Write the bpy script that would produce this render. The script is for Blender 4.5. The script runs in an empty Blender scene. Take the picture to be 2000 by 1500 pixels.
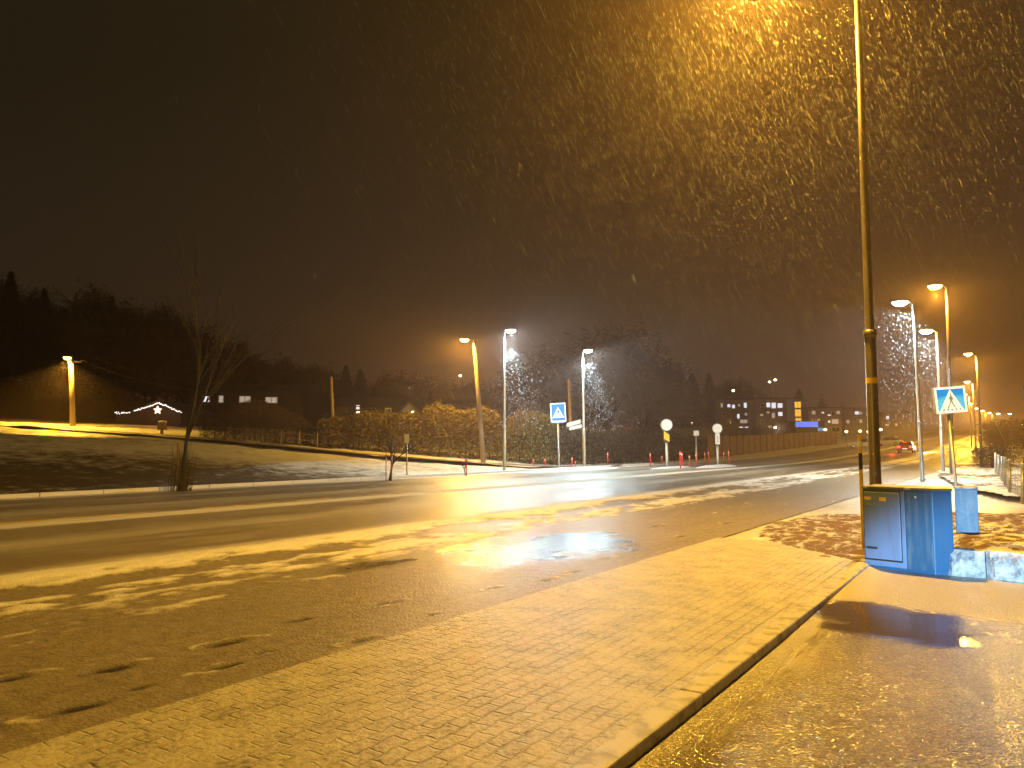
import bpy, bmesh, math, random
import numpy as np
from mathutils import Vector, Matrix
random.seed(7); rng = np.random.default_rng(7)
R = math.radians
scene = bpy.context.scene
COL = scene.collection

# ------------------------------------------------------------------ camera
CAMH = 1.6; TH = math.atan(120 / 1500.0)
cam_d = bpy.data.cameras.new("camera"); cam = bpy.data.objects.new("camera", cam_d); COL.objects.link(cam)
cam.location = (0, 0, CAMH); cam.rotation_euler = (math.pi / 2 + TH, 0, 0)
cam_d.sensor_width = 36; cam_d.lens = 27.0; cam_d.clip_start = 0.05; cam_d.clip_end = 3000
scene.camera = cam
# ------------------------------------------------------------------ world / exposure
scene.view_settings.view_transform = 'Standard'; scene.view_settings.look = 'None'
scene.view_settings.exposure = 0.1; scene.view_settings.gamma = 1
w = bpy.data.worlds.new("World"); scene.world = w; w.use_nodes = True
nt = w.node_tree; bg = nt.nodes['Background']
tc = nt.nodes.new('ShaderNodeTexCoord'); sx = nt.nodes.new('ShaderNodeSeparateXYZ'); rp = nt.nodes.new('ShaderNodeValToRGB')
nt.links.new(tc.outputs['Generated'], sx.inputs[0]); mz = nt.nodes.new('ShaderNodeMath'); mz.operation = 'MULTIPLY_ADD'; nt.links.new(sx.outputs['X'], mz.inputs[0]); mz.inputs[1].default_value = -.30; nt.links.new(sx.outputs['Z'], mz.inputs[2]); mo_ = nt.nodes.new('ShaderNodeMath'); mo_.operation = 'ADD'; mo_.inputs[1].default_value = .18; nt.links.new(mz.outputs[0], mo_.inputs[0]); nt.links.new(mo_.outputs[0], rp.inputs[0]); nt.links.new(rp.outputs[0], bg.inputs[0])
rp.color_ramp.elements[0].color = (0.047, 0.0285, 0.0160, 1); rp.color_ramp.elements[0].position = 0.0
rp.color_ramp.elements[1].color = (0.0120, 0.0098, 0.0047, 1); rp.color_ramp.elements[1].position = 0.72
bg.inputs[1].default_value = 1.0
cy = scene.cycles
cy.max_bounces = 5; cy.diffuse_bounces = 2; cy.glossy_bounces = 3; cy.transmission_bounces = 2; cy.volume_bounces = 0
cy.transparent_max_bounces = 8; cy.sample_clamp_indirect = 4; cy.use_denoising = True
cy.caustics_reflective = False; cy.caustics_refractive = False
try: cy.use_light_tree = True
except Exception: pass

AMB = (1.0, 0.525, 0.05); AMB2 = (1.0, 0.58, 0.14); COLD = (0.72, 0.93, 1.0)
def lamp_light(loc, color, power, radius=0.12, name='lamp_light', parent=None, spot=None):
    d = bpy.data.lights.new(name, 'SPOT' if spot else 'POINT'); d.color = color; d.energy = power; d.shadow_soft_size = radius
    if spot: d.spot_size = R(spot); d.spot_blend = 0.08
    o = bpy.data.objects.new(name, d); COL.objects.link(o); o.location = loc
    if parent:
        o.parent = parent; o.location = Vector(loc) - parent.location
    return o

# ------------------------------------------------------------------ pixel helpers (photo pixels 2000x1500)
cT, sT = math.cos(TH), math.sin(TH)
def ray(x, y):
    b = 750 - y
    return Vector((x - 1000, 1500 * cT - b * sT, 1500 * sT + b * cT))
def at(x, y, Y):
    r = ray(x, y); return Vector((0, 0, CAMH)) + r * (Y / r.y)
def gnd(x, y, z=0.0):
    r = ray(x, y); return Vector((0, 0, CAMH)) + r * ((z - CAMH) / r.z)
RA = R(33.5); SU, CU = math.sin(RA), math.cos(RA)
def loc2w(n, u): return (SU * u + CU * n, CU * u - SU * n)
def w2loc(X, Y): return (CU * X - SU * Y, SU * X + CU * Y)

# ------------------------------------------------------------------ terrain heights
MB_M = [-1e4, 0, 2, 6, 14, 26, 41, 70, 110, 160, 300, 700]
MB_Z = [0, 0, -.12, .12, .85, 2.05, 3.15, 5.2, 10, 17, 30, 40]
def zroad(u):
    u = np.asarray(u, float); t = np.clip(u - 60, 0, None)
    return np.where(t < 60, t * t / 120 * .03, .9 + (np.minimum(t, 260) - 60) * .03)
def H(X, Y):
    X = np.asarray(X, float); Y = np.asarray(Y, float)
    n = CU * X - SU * Y; u = SU * X + CU * Y
    m = -(n + 25.6)
    f = np.clip(1.0 - (u - 70) / 160, .42, 1)
    return zroad(u) + np.interp(m, MB_M, MB_Z) * f
def Hs(X, Y): return float(H(X, Y))

def vnoise(x, y, seed=0):
    x = np.asarray(x, float); y = np.asarray(y, float)
    xi = np.floor(x).astype(np.int64); yi = np.floor(y).astype(np.int64); xf = x - xi; yf = y - yi
    xf = xf * xf * (3 - 2 * xf); yf = yf * yf * (3 - 2 * yf)
    def h(a, b):
        k = (a * 374761393 + b * 668265263 + seed * 1442695041) & 0xffffffff
        k = ((k ^ (k >> 13)) * 1274126177) & 0xffffffff
        return ((k ^ (k >> 16)) & 0xffff) / 65535.0
    return (h(xi, yi) * (1 - xf) + h(xi + 1, yi) * xf) * (1 - yf) + (h(xi, yi + 1) * (1 - xf) + h(xi + 1, yi + 1) * xf) * yf
def fbm(x, y, seed=0, oct=4):
    s = 0; a = .5
    for i in range(oct):
        s = s + a * vnoise(x * 2 ** i, y * 2 ** i, seed + i); a *= .5
    return s / (1 - .5 ** oct)

# ------------------------------------------------------------------ object helpers
def tag(o, label=None, cat=None, group=None, kind=None):
    if label: o['label'] = label
    if cat: o['category'] = cat
    if group: o['group'] = group
    if kind: o['kind'] = kind
    return o
def mesh_obj(name, verts, faces, mat, parent=None, smooth=False):
    me = bpy.data.meshes.new(name); me.from_pydata([tuple(v) for v in verts], [], faces); me.materials.append(mat)
    if smooth: me.polygons.foreach_set('use_smooth', [True] * len(me.polygons))
    o = bpy.data.objects.new(name, me); COL.objects.link(o)
    if parent: o.parent = parent
    return o
def empty(name, loc, rz=0, label=None, cat=None, group=None):
    o = bpy.data.objects.new(name, None); COL.objects.link(o); o.location = loc; o.rotation_euler = (0, 0, rz); o.empty_display_size = .2
    return tag(o, label, cat, group)
def copy_tree(o, parent=None):
    c = o.copy(); COL.objects.link(c); c.parent = parent
    for ch in list(o.children): copy_tree(ch, c)
    return c
class MB:
    def __init__(s): s.v = []; s.f = []
    def add(s, vs, fs):
        b = len(s.v); s.v += [tuple(v) for v in vs]; s.f += [tuple(b + i for i in f) for f in fs]; return s
    def box(s, x0, x1, y0, y1, z0, z1):
        return s.add([(x0, y0, z0), (x1, y0, z0), (x1, y1, z0), (x0, y1, z0), (x0, y0, z1), (x1, y0, z1), (x1, y1, z1), (x0, y1, z1)],
                     [(0, 3, 2, 1), (4, 5, 6, 7), (0, 1, 5, 4), (1, 2, 6, 5), (2, 3, 7, 6), (3, 0, 4, 7)])
    def prism(s, poly, z0, z1):
        n = len(poly); vs = [(p[0], p[1], z0) for p in poly] + [(p[0], p[1], z1) for p in poly]
        return s.add(vs, [tuple(range(n))[::-1], tuple(range(n, 2 * n))] + [(i, (i + 1) % n, n + (i + 1) % n, n + i) for i in range(n)])
    def tube(s, pts, rad, seg=10, cap=True):
        pts = [Vector(p) for p in pts]; rs = rad if isinstance(rad, (list, tuple)) else [rad] * len(pts)
        b = len(s.v)
        for i, p in enumerate(pts):
            d = (pts[min(i + 1, len(pts) - 1)] - pts[max(i - 1, 0)]).normalized()
            a = d.cross(Vector((0, 0, 1)) if abs(d.z) < .9 else Vector((1, 0, 0))).normalized(); c = d.cross(a)
            for k in range(seg):
                t = 2 * math.pi * k / seg
                s.v.append(tuple(p + (a * math.cos(t) + c * math.sin(t)) * rs[i]))
        for i in range(len(pts) - 1):
            for k in range(seg):
                k2 = (k + 1) % seg
                s.f.append((b + i * seg + k, b + i * seg + k2, b + (i + 1) * seg + k2, b + (i + 1) * seg + k))
        if cap:
            s.f.append(tuple(b + k for k in range(seg))[::-1]); s.f.append(tuple(b + (len(pts) - 1) * seg + k for k in range(seg)))
        return s
    def disc(s, c, r, y0, y1, seg=28):   # disc with axis along y
        return s.add([(c[0] + r * math.cos(2 * math.pi * k / seg), yy, c[1] + r * math.sin(2 * math.pi * k / seg)) for yy in (y0, y1) for k in range(seg)],
                     [tuple(range(seg)), tuple(range(seg, 2 * seg))[::-1]] + [(k, seg + k, seg + (k + 1) % seg, (k + 1) % seg) for k in range(seg)])
    def polyxz(s, poly, y0, y1):
        n = len(poly)
        return s.add([(p[0], y0, p[1]) for p in poly] + [(p[0], y1, p[1]) for p in poly],
                     [tuple(range(n)), tuple(range(n, 2 * n))[::-1]] + [(i, n + i, n + (i + 1) % n, (i + 1) % n) for i in range(n)])
    def ell(s, c, r, seg=14, rings=8, zmin=-1):
        vs = []; fs = []
        for i in range(rings + 1):
            t = math.pi * i / rings
            for k in range(seg):
                p = 2 * math.pi * k / seg
                vs.append((c[0] + r[0] * math.sin(t) * math.cos(p), c[1] + r[1] * math.sin(t) * math.sin(p), c[2] + r[2] * max(zmin, math.cos(t))))
        for i in range(rings):
            for k in range(seg):
                fs.append((i * seg + k, (i + 1) * seg + k, (i + 1) * seg + (k + 1) % seg, i * seg + (k + 1) % seg))
        return s.add(vs, fs)
    def build(s, name, mat, parent=None, smooth=False, bevel=0):
        o = mesh_obj(name, s.v, s.f, mat, parent, smooth)
        if bevel:
            m = o.modifiers.new('bevel', 'BEVEL'); m.width = bevel; m.segments = 2; m.limit_method = 'ANGLE'
        return o

# ------------------------------------------------------------------ materials
class NT:
    def __init__(s, name):
        s.m = bpy.data.materials.new(name); s.m.use_nodes = True; s.t = s.m.node_tree; s.b = s.t.nodes['Principled BSDF']
    def n(s, typ, **kw):
        x = s.t.nodes.new(typ)
        for k, v in kw.items():
            if k.startswith('i_'): x.inputs[k[2:].replace('_', ' ')].default_value = v
            else: setattr(x, k, v)
        return x
    def l(s, a, b): s.t.links.new(a, b)
    def val(s, x, sock):
        if isinstance(x, (int, float)): sock.default_value = x
        else: s.l(x, sock)
    def math(s, op, a, b=0.0, clamp=False):
        x = s.n('ShaderNodeMath', operation=op, use_clamp=clamp); s.val(a, x.inputs[0]); s.val(b, x.inputs[1]); return x.outputs[0]
    def coord(s, scale=(1, 1, 1), kind='Object', loc=(0, 0, 0)):
        c = s.n('ShaderNodeTexCoord'); m = s.n('ShaderNodeMapping'); m.inputs['Scale'].default_value = scale; m.inputs['Location'].default_value = loc
        s.l(c.outputs[kind], m.inputs[0]); return m.outputs[0]
    def noise(s, vec, scale, detail=4, rough=.55, dist=0):
        x = s.n('ShaderNodeTexNoise'); s.l(vec, x.inputs['Vector']); x.inputs['Scale'].default_value = scale
        x.inputs['Detail'].default_value = detail; x.inputs['Roughness'].default_value = rough; x.inputs['Distortion'].default_value = dist
        return x.outputs[0]
    def ramp(s, v, stops, interp='LINEAR'):
        x = s.n('ShaderNodeValToRGB'); x.color_ramp.interpolation = interp; e = x.color_ramp.elements
        while len(e) < len(stops): e.new(.5)
        for i, (p, c) in enumerate(stops):
            e[i].position = p; e[i].color = (c, c, c, 1) if isinstance(c, (int, float)) else (*c, 1)
        s.val(v, x.inputs[0]); return x.outputs[0]
    def mix(s, f, a, b):
        x = s.n('ShaderNodeMix', data_type='RGBA'); s.val(f, x.inputs[0])
        for v, k in ((a, 6), (b, 7)):
            if isinstance(v, tuple): x.inputs[k].default_value = (*v, 1)
            else: s.l(v, x.inputs[k])
        return x.outputs[2]
    def fmix(s, f, a, b):
        x = s.n('ShaderNodeMix', data_type='FLOAT'); s.val(f, x.inputs[0]); s.val(a, x.inputs[2]); s.val(b, x.inputs[3]); return x.outputs[0]
    def bump(s, h, strength=1, dist=.01, prev=None):
        x = s.n('ShaderNodeBump'); x.inputs['Strength'].default_value = strength; x.inputs['Distance'].default_value = dist; s.val(h, x.inputs['Height'])
        if prev: s.l(prev, x.inputs['Normal'])
        return x.outputs[0]
    def out(s, col=None, rough=None, nrm=None, spec=None):
        if col is not None:
            if isinstance(col, tuple): s.b.inputs['Base Color'].default_value = (*col, 1)
            else: s.l(col, s.b.inputs['Base Color'])
        if rough is not None: s.val(rough, s.b.inputs['Roughness'])
        if nrm is not None: s.l(nrm, s.b.inputs['Normal'])
        if spec is not None: s.val(spec, s.b.inputs['Specular IOR Level'])
        return s.m
def plain(name, c, rough=.5, metal=0, var=.25, scale=6, bump=0.0, spots=None):
    t = NT(name); v = t.coord(); nz = t.noise(v, scale, 5)
    lo = tuple(x * (1 - var) for x in c); hi = tuple(min(1, x * (1 + var)) for x in c)
    col = t.mix(nz, lo, hi)
    if spots:
        sp = t.ramp(t.noise(v, spots[1], 3), [(spots[2], 0.0), (spots[2] + .06, 1.0)]); col = t.mix(sp, col, spots[0])
    t.b.inputs['Metallic'].default_value = metal
    return t.out(col, t.fmix(nz, rough * .8, min(1, rough * 1.2)), t.bump(nz, .4, bump) if bump else None)
def emit(name, c, s, both=None):
    t = NT(name); t.b.inputs['Base Color'].default_value = (*[min(1, x * .5) for x in c], 1)
    t.b.inputs['Emission Color'].default_value = (*c, 1); t.b.inputs['Emission Strength'].default_value = s
    return t.m

M = {}
M['steel'] = plain('galvanised_steel', (.42, .43, .42), .38, .6, .25, 14, .0, ((.8, .8, .82), 9, .66))
M['oldsteel'] = plain('weathered_galvanised_steel', (.15, .13, .12), .42, .4, .3, 5, .0008, ((.75, .72, .68), 11, .68))
M['dark'] = plain('dark_metal', (.03, .03, .03), .4)
M['black'] = plain('black_paint', (.015, .015, .015), .35)
M['yellow'] = plain('yellow_paint', (.75, .52, .03), .4)
M['white'] = plain('white_paint', (.75, .76, .76), .4, 0, .08)
M['red'] = plain('red_marker_plastic', (.62, .05, .02), .35, 0, .2)
M['wood'] = plain('weathered_pole_wood', (.24, .17, .10), .8, 0, .4, 9, .004)
M['bark2'] = plain('wet_black_bark', (.018, .014, .011), .8)
M['bark'] = plain('dark_bark', (.055, .042, .03), .9, 0, .4, 7, .01)
M['snow'] = plain('wet_snow', (.74, .75, .78), .55, 0, .06, 5, .02)
M['conifer'] = plain('dark_conifer_needles', (.028, .034, .017), .9, 0, .5, 2)
M['twigs'] = plain('bare_twigs', (.06, .047, .03), .9, 0, .4, 2)
M['bigtwigs'] = plain('grey_frosted_twigs', (.11, .10, .08), .85, 0, .4, 2)
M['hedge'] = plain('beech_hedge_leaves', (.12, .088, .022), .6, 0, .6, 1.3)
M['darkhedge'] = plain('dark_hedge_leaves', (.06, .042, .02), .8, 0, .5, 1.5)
M['brush'] = plain('brown_brushwood', (.06, .034, .016), .9, 0, .4, 1.5)
M['wallpale'] = plain('pale_render', (.20, .19, .18), .8, 0, .15, .7)
M['walldark'] = plain('dark_timber_cladding', (.035, .028, .022), .8, 0, .3, .8)
M['wallred'] = plain('rust_red_cladding', (.32, .07, .03), .8, 0, .2, 1)
M['roofdark'] = plain('dark_roof_tiles', (.035, .033, .032), .7, 0, .3, 2)
M['fencewood'] = plain('dark_fence_boards', (.10, .062, .035), .85, 0, .35, 3)
M['winwhite'] = emit('lit_window_white', (.85, .88, 1.0), 1.0)
M['windim'] = emit('lit_window_dim', (1.0, .82, .66), .35)
M['winorange'] = emit('lit_stairwell_glass', (1.0, .50, .05), 1.1)
M['windark'] = plain('dark_glass', (.02, .02, .025), .1)
M['signblue'] = emit('lit_blue_fascia', (.06, .2, .9), 1.1)
M['signwhite'] = emit('lit_white_lettering', (.9, .95, 1), 3)
M['bulb'] = emit('string_light_bulbs', (1, .9, .8), 3.5)
M['lensamb'] = emit('sodium_lamp_lens', (1.0, .62, .16), 30)
M['lenscold'] = emit('led_lamp_lens', (.80, .96, 1.0), 30)
M['farlamp'] = emit('distant_lamp_lens', (1.0, .75, .4), 12)
M['faramb'] = emit('distant_sodium_lens', (1.0, .62, .18), 14)
M['tail'] = emit('tail_light_glass', (1.0, .035, .01), 9)
M['plate'] = emit('number_plate_glow', (1, .7, .5), 1.2)

def snow_grass(name, thr, dark=(.05, .032, .012), mid=(.11, .065, .02), scale=2.2, snow=(.70, .70, .72), stretch=(1, 1, 1), fine=22):
    t = NT(name); v = t.coord(stretch)
    big = t.noise(v, .13, 3); med = t.noise(v, scale, 6, .62); fn = t.noise(v, fine, 3, .6)
    s = t.math('ADD', t.math('MULTIPLY', big, .55), t.math('MULTIPLY', med, .9)); s = t.math('ADD', s, t.math('MULTIPLY', fn, .35))
    mask = t.ramp(s, [(thr, 0.0), (thr + .09, 1.0)])
    g = t.mix(fn, dark, mid); col = t.mix(mask, g, snow)
    hgt = t.math('ADD', t.math('MULTIPLY', mask, .8), t.math('MULTIPLY', fn, .9))
    return t.out(col, t.fmix(mask, .85, .5), t.bump(hgt, .9, .05))

# ------------------------------------------------------------------ GROUND (structure)
def grid_obj(name, ns, us, zf, mat, keep=None, attrs=None):
    N, U = np.meshgrid(ns, us, indexing='ij'); X = SU * U + CU * N; Y = CU * U - SU * N
    Z = zf(N, U, X, Y)
    co = np.stack([N, U, Z], -1).reshape(-1, 3); a, b = N.shape
    idx = np.arange(a * b).reshape(a, b)
    q = np.stack([idx[:-1, :-1], idx[1:, :-1], idx[1:, 1:], idx[:-1, 1:]], -1).reshape(-1, 4)
    if keep is not None:
        nc = .25 * (N[:-1, :-1] + N[1:, :-1] + N[1:, 1:] + N[:-1, 1:]); uc = .25 * (U[:-1, :-1] + U[1:, :-1] + U[1:, 1:] + U[:-1, 1:])
        q = q[keep(nc, uc).reshape(-1)]
    me = bpy.data.meshes.new(name); me.vertices.add(len(co)); me.vertices.foreach_set('co', co.astype(np.float32).ravel())
    me.loops.add(len(q) * 4); me.loops.foreach_set('vertex_index', q.astype(np.int32).ravel())
    me.polygons.add(len(q)); me.polygons.foreach_set('loop_start', np.arange(0, len(q) * 4, 4, dtype=np.int32))
    me.polygons.foreach_set('use_smooth', np.ones(len(q), bool))
    me.update(calc_edges=True); me.validate()
    for k, arr in (attrs or {}).items():
        at_ = me.attributes.new(k, 'FLOAT', 'POINT'); at_.data.foreach_set('value', arr(N, U).astype(np.float32).ravel())
    me.materials.append(mat)
    o = bpy.data.objects.new(name, me); COL.objects.link(o); o.rotation_euler = (0, 0, -RA); o['kind'] = 'structure'
    return o
def inpoly(poly):
    P = [w2loc(*p) for p in poly]
    def f(n, u):
        ins = np.zeros(n.shape, bool); j = len(P) - 1
        for i in range(len(P)):
            a, b = P[i], P[j]
            if a[1] != b[1]:
                c = ((a[1] > u) != (b[1] > u)) & (n < (b[0] - a[0]) * (u - a[1]) / (b[1] - a[1]) + a[0]); ins ^= c
            j = i
        return ins
    return f

# land everywhere
def space(lo, hi, near_lo, near_hi, step, far):
    a = np.arange(near_lo, near_hi + .001, step); l = []; x = near_lo; s = step
    while x > lo: s = min(s * 1.25, far); x -= s; l.append(x)
    r = []; x = near_hi; s = step
    while x < hi: s = min(s * 1.25, far); x += s; r.append(x)
    return np.array(l[::-1] + list(a) + r)
def z_land(N, U, X, Y):
    z = H(X, Y)
    under = (N > -25.55) & (N < 34)
    bumps = (fbm(X * .6, Y * .6, 3) - .5) * .25 + (fbm(X * 2.5, Y * 2.5, 5) - .5) * .08
    return np.where(under, z - .12, z + bumps * np.clip((-N - 25.6) / 3, 0, 1) * (N < 0) + bumps * .5 * (N > 34))
land_mat = NT('snowy_meadow'); t = land_mat
v = t.coord(); sxyz = t.n('ShaderNodeSeparateXYZ'); t.l(v, sxyz.inputs[0])
big = t.noise(v, .11, 3); med = t.noise(v, 1.4, 6, .62); fn = t.noise(v, 14, 3, .6)
s_ = t.math('ADD', t.math('ADD', t.math('MULTIPLY', big, .5), t.math('MULTIPLY', med, .8)), t.math('MULTIPLY', fn, .3))
# strip along the road painted dark and snowless, more snow on the rise behind
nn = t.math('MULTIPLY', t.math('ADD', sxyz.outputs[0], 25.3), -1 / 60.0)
snow_cut = t.ramp(t.math('ADD', nn, t.math('MULTIPLY', big, .05)), [(0.0, .1), (.02, .1), (.06, 0.34), (.25, .30), (.36, .0), (1, .0)])
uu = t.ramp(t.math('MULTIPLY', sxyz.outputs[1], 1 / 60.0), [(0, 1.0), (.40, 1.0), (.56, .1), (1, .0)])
s_ = t.math('SUBTRACT', s_, t.math('MULTIPLY', snow_cut, uu))
nf = t.math('MULTIPLY', t.math('ADD', sxyz.outputs[0], 25.3), -1 / 100.0)
s_ = t.math('SUBTRACT', s_, t.ramp(nf, [(.46, 0.0), (.54, .8)]))  # unlit darkness of the wooded hill put into its ground colour
mask = t.ramp(s_, [(.50, 0.0), (.78, 1.0)])
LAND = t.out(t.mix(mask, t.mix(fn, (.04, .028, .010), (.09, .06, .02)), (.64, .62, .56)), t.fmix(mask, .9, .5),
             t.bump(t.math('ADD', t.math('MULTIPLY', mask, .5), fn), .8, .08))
ns = space(-330, 190, -70, -24, .5, 12); us = space(-60, 400, -10, 110, .8, 14)
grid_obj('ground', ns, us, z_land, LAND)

# main road
t = NT('slushy_wet_asphalt'); v = t.coord(); sp = t.n('ShaderNodeSeparateXYZ'); t.l(v, sp.inputs[0])
vs = t.coord((1, .09, 1)); vs2 = t.coord((1, .35, 1))
wob = t.math('MULTIPLY', t.math('SUBTRACT', t.noise(t.coord((.3, .04, 1)), 1, 2), .5), 1.2)
nn = t.math('MULTIPLY', t.math('ADD', t.math('ADD', sp.outputs[0], wob), 25.6), 1 / 15.6)
def S(n): return (n + 25.6) / 15.6
prof = t.ramp(nn, [(S(-25.6), .95), (S(-24.9), .8), (S(-24.5), .3), (S(-23.4), .15), (S(-22.9), .52), (S(-22.4), .2), (S(-20.6), .15), (S(-19.8), .5), (S(-18.4), .22),
                   (S(-17.5), .3), (S(-17.1), .9), (S(-16.5), .9), (S(-16.1), .22), (S(-14.6), .16), (S(-13.6), .45), (S(-12.9), .2), (S(-11.2), .12), (S(-10.9), .25), (S(-10.4), .85), (1, .98)])
st = t.noise(vs, 3.2, 5, .6); st2 = t.noise(vs2, 7, 4, .65); fine = t.noise(v, 55, 3, .6)
val = t.math('ADD', prof, t.math('MULTIPLY', t.math('SUBTRACT', st, .5), 1.0)); val = t.math('ADD', val, t.math('MULTIPLY', t.math('SUBTRACT', st2, .5), .55))
mk = t.ramp(val, [(.10, 0.0), (.38, .32), (.62, .45), (.80, 1.0)])
col = t.mix(mk, (.19, .16, .115), (.66, .65, .60))
rough = t.ramp(val, [(.08, .3), (.35, .42), (.62, .55), (.85, .65)])
ROADM = t.out(col, rough, t.bump(fine, .8, .02, t.bump(val, .5, .03)))
def z_road(N, U, X, Y): return zroad(U) + .004 + 0 * N
us_r = np.concatenate([np.arange(-40, 60, 1.0), np.arange(60, 420, 4.0)])
grid_obj('main_road', np.linspace(-25.55, -10.05, 32), us_r, z_road, ROADM)
# centre line: yellow painted dashes half buried in slush
t = NT('worn_yellow_paint'); nz = t.noise(t.coord((1, .2, 1)), 6, 4)
YL = t.out(t.mix(t.ramp(nz, [(.42, 0.0), (.55, 1.0)]), (.25, .19, .08), (.80, .55, .06)), .4)
mb = MB()
for k in range(-4, 16):
    u0 = k * 6.0; 
    if u0 > 50: continue
    mb.box(-17.62, -17.47, u0, u0 + 4.6, .0045, .010)
o = mb.build('centre_line', YL); o.rotation_euler = (0, 0, -RA); o['kind'] = 'structure'

# slush lane between road and sidewalk, with real relief: ridge of ploughed snow, footprints, puddle
FPX = [(755, 1180, .28, .07), (590, 1211, .30, .08), (440, 1258, .34, .085), (218, 1308, .34, .09), (155, 1384, .34, .08), (845, 1202, .24, .05),
       (445, 1301, .30, .06), (705, 1252, .26, .06), (760, 1290, .2, .03), (15, 1328, .3, .07), (330, 1395, .3, .05), (640, 1360, .3, .035), (1010, 1170, .25, .05), (1120, 1118, .3, .05), (1060, 1135, .25, .05),
       (1180, 1092, .3, .05), (960, 1150, .2, .05), (520, 1275, .2, .04), (270, 1345, .22, .05), (1330, 1048, .3, .06), (1240, 1065, .3, .06), (1420, 1022, .4, .07), (1285, 1028, .5, .08)]
FP = [(*w2loc(*gnd(x, y).xy), a, b) for x, y, a, b in FPX]
def fp_field(N, U):
    f = np.zeros(N.shape); rim = np.zeros(N.shape)
    for n0, u0, a, b in FP:
        ca, sa = math.cos(.14), math.sin(.14)
        a, b = a * .48, b * .62; du = (U - u0) * ca + (N - n0) * sa; dn = -(U - u0) * sa + (N - n0) * ca
        r = np.sqrt((du / a) ** 2 + (dn / b) ** 2) + (vnoise(N * 14, U * 9, 4) - .5) * .7
        f = np.maximum(f, np.clip(1.5 - r, 0, 1)); rim = np.maximum(rim, np.clip(1 - np.abs(r - 2.0) / .8, 0, 1) * np.clip(vnoise(N * 9, U * 5, 8) * 2 - .6, 0, 1))
    return f, rim
def pud(N, U):
    r = np.sqrt(((N + 6.35) / 1.25) ** 2 + ((U - 9.6) / 3.0) ** 2) + (fbm(N * .9, U * .5, 21) - .5) * 1.3 + (fbm(N * 4, U * 2.2, 23) - .5) * .9
    return np.clip((1.1 - r) / .5, 0, 1)
def snowf(N, U):
    k1 = fbm(N * 1.3, U * .42, 11, 5); k2 = fbm(N * 7, U * 2.8, 31, 4)
    ridge = np.clip(1 - np.abs(N + 9.72 - .5 * (fbm(U * .35, N * 0, 71) - .5)) / .62, 0, 1) ** .6 * (.65 + .6 * fbm(N * 2.5, U * 1.1, 72))
    wing = np.exp(-((N + 8.35) / .75) ** 2) * .62 + np.exp(-((N + 7.1) / .28) ** 2) * .5 * np.clip(1 - (U - 5) / 12, .3, 1)
    nearf = np.clip((N + 8.3) / 1.0, 0, 1)
    s = ridge + wing + (k1 - .5) * (1.5 - 1.0 * nearf) + (k2 - .5) * .9 - .27 * nearf
    k3 = fbm(N * 5.5, U * 2.6, 91, 4)
    s += (k3 - .5) * 1.5 * np.clip((-7.2 - N) / .8, 0, 1) + (fbm(N * 9, U * 5, 93, 3) - .56) * 2.0 * (1 - np.clip((-7.2 - N) / .8, 0, 1)) * np.clip((fbm(N * .8, U * .5, 95) - .40) * 6, 0, 1)
    s -= .45 * np.exp(-((N + 9.05 + .02 * (U - 10)) / .28) ** 2)
    f, rim = fp_field(N, U)
    s = np.clip(s, 0, 1.2) + rim * .55 - 1.2 * f
    return np.clip(s, 0, 1) * (1 - pud(N, U))
def wetf(N, U): return np.clip(pud(N, U) + .0, 0, 1)
def trackf(N, U): return fp_field(N, U)[0]
def z_slush(N, U, X, Y):
    s = snowf(N, U); f, _ = fp_field(N, U)
    z = .004 + .035 * np.clip(s * 1.4 - .25, 0, 1) * (.6 + .5 * fbm(N * 9, U * 6, 5)) + .006 * (fbm(N * 11, U * 8, 6) - .5) - .012 * f
    z += .05 * np.clip(1 - np.abs(N + 9.7) / .6, 0, 1) * (.5 + fbm(N * 2, U * .8, 7))
    z = z * (1 - pud(N, U)) + .006 * pud(N, U)
    return z + zroad(U)
t = NT('brown_slush'); v = t.coord(); at_s = t.n('ShaderNodeAttribute', attribute_name='snow'); at_w = t.n('ShaderNodeAttribute', attribute_name='wet'); at_t = t.n('ShaderNodeAttribute', attribute_name='track')
n1 = t.noise(v, 9, 5, .65); n2 = t.noise(v, 34, 2, .6); n3 = t.noise(t.coord((1, .3, 1)), 2.2, 4, .6)
sv = t.math('ADD', at_s.outputs['Fac'], t.math('MULTIPLY', t.math('SUBTRACT', n1, .5), .5))
mk = t.ramp(sv, [(.22, 0.0), (.42, .55), (.7, 1.0)])
brown = t.mix(t.math('MULTIPLY', t.math('ADD', n3, t.ramp(n1, [(.35, 0.0), (.65, 1.0)])), .5), (.10, .08, .055), (.32, .28, .21)); brown = t.mix(at_t.outputs['Fac'], brown, (.02, .017, .014)); brown = t.mix(at_w.outputs['Fac'], brown, (.05, .042, .034))
col = t.mix(mk, brown, (.66, .65, .63))
rg = t.fmix(mk, t.fmix(at_w.outputs['Fac'], .46, .19), .6)
hb = t.math('MULTIPLY', t.math('ADD', n2, t.math('MULTIPLY', n1, .8)), t.fmix(at_w.outputs['Fac'], 1.0, .8))
SLUSH = t.out(col, rg, t.bump(hb, 1.0, .014))
AT = {'snow': snowf, 'wet': wetf, 'track': trackf}
un = np.concatenate([np.arange(-3, 13, .035), np.arange(13, 26, .07), np.arange(26, 60, .25), np.arange(60, 300, 3.)])
grid_obj('slush_lane', np.arange(-10.05, -4.40, .035), un, z_slush, SLUSH, None, AT)

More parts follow.
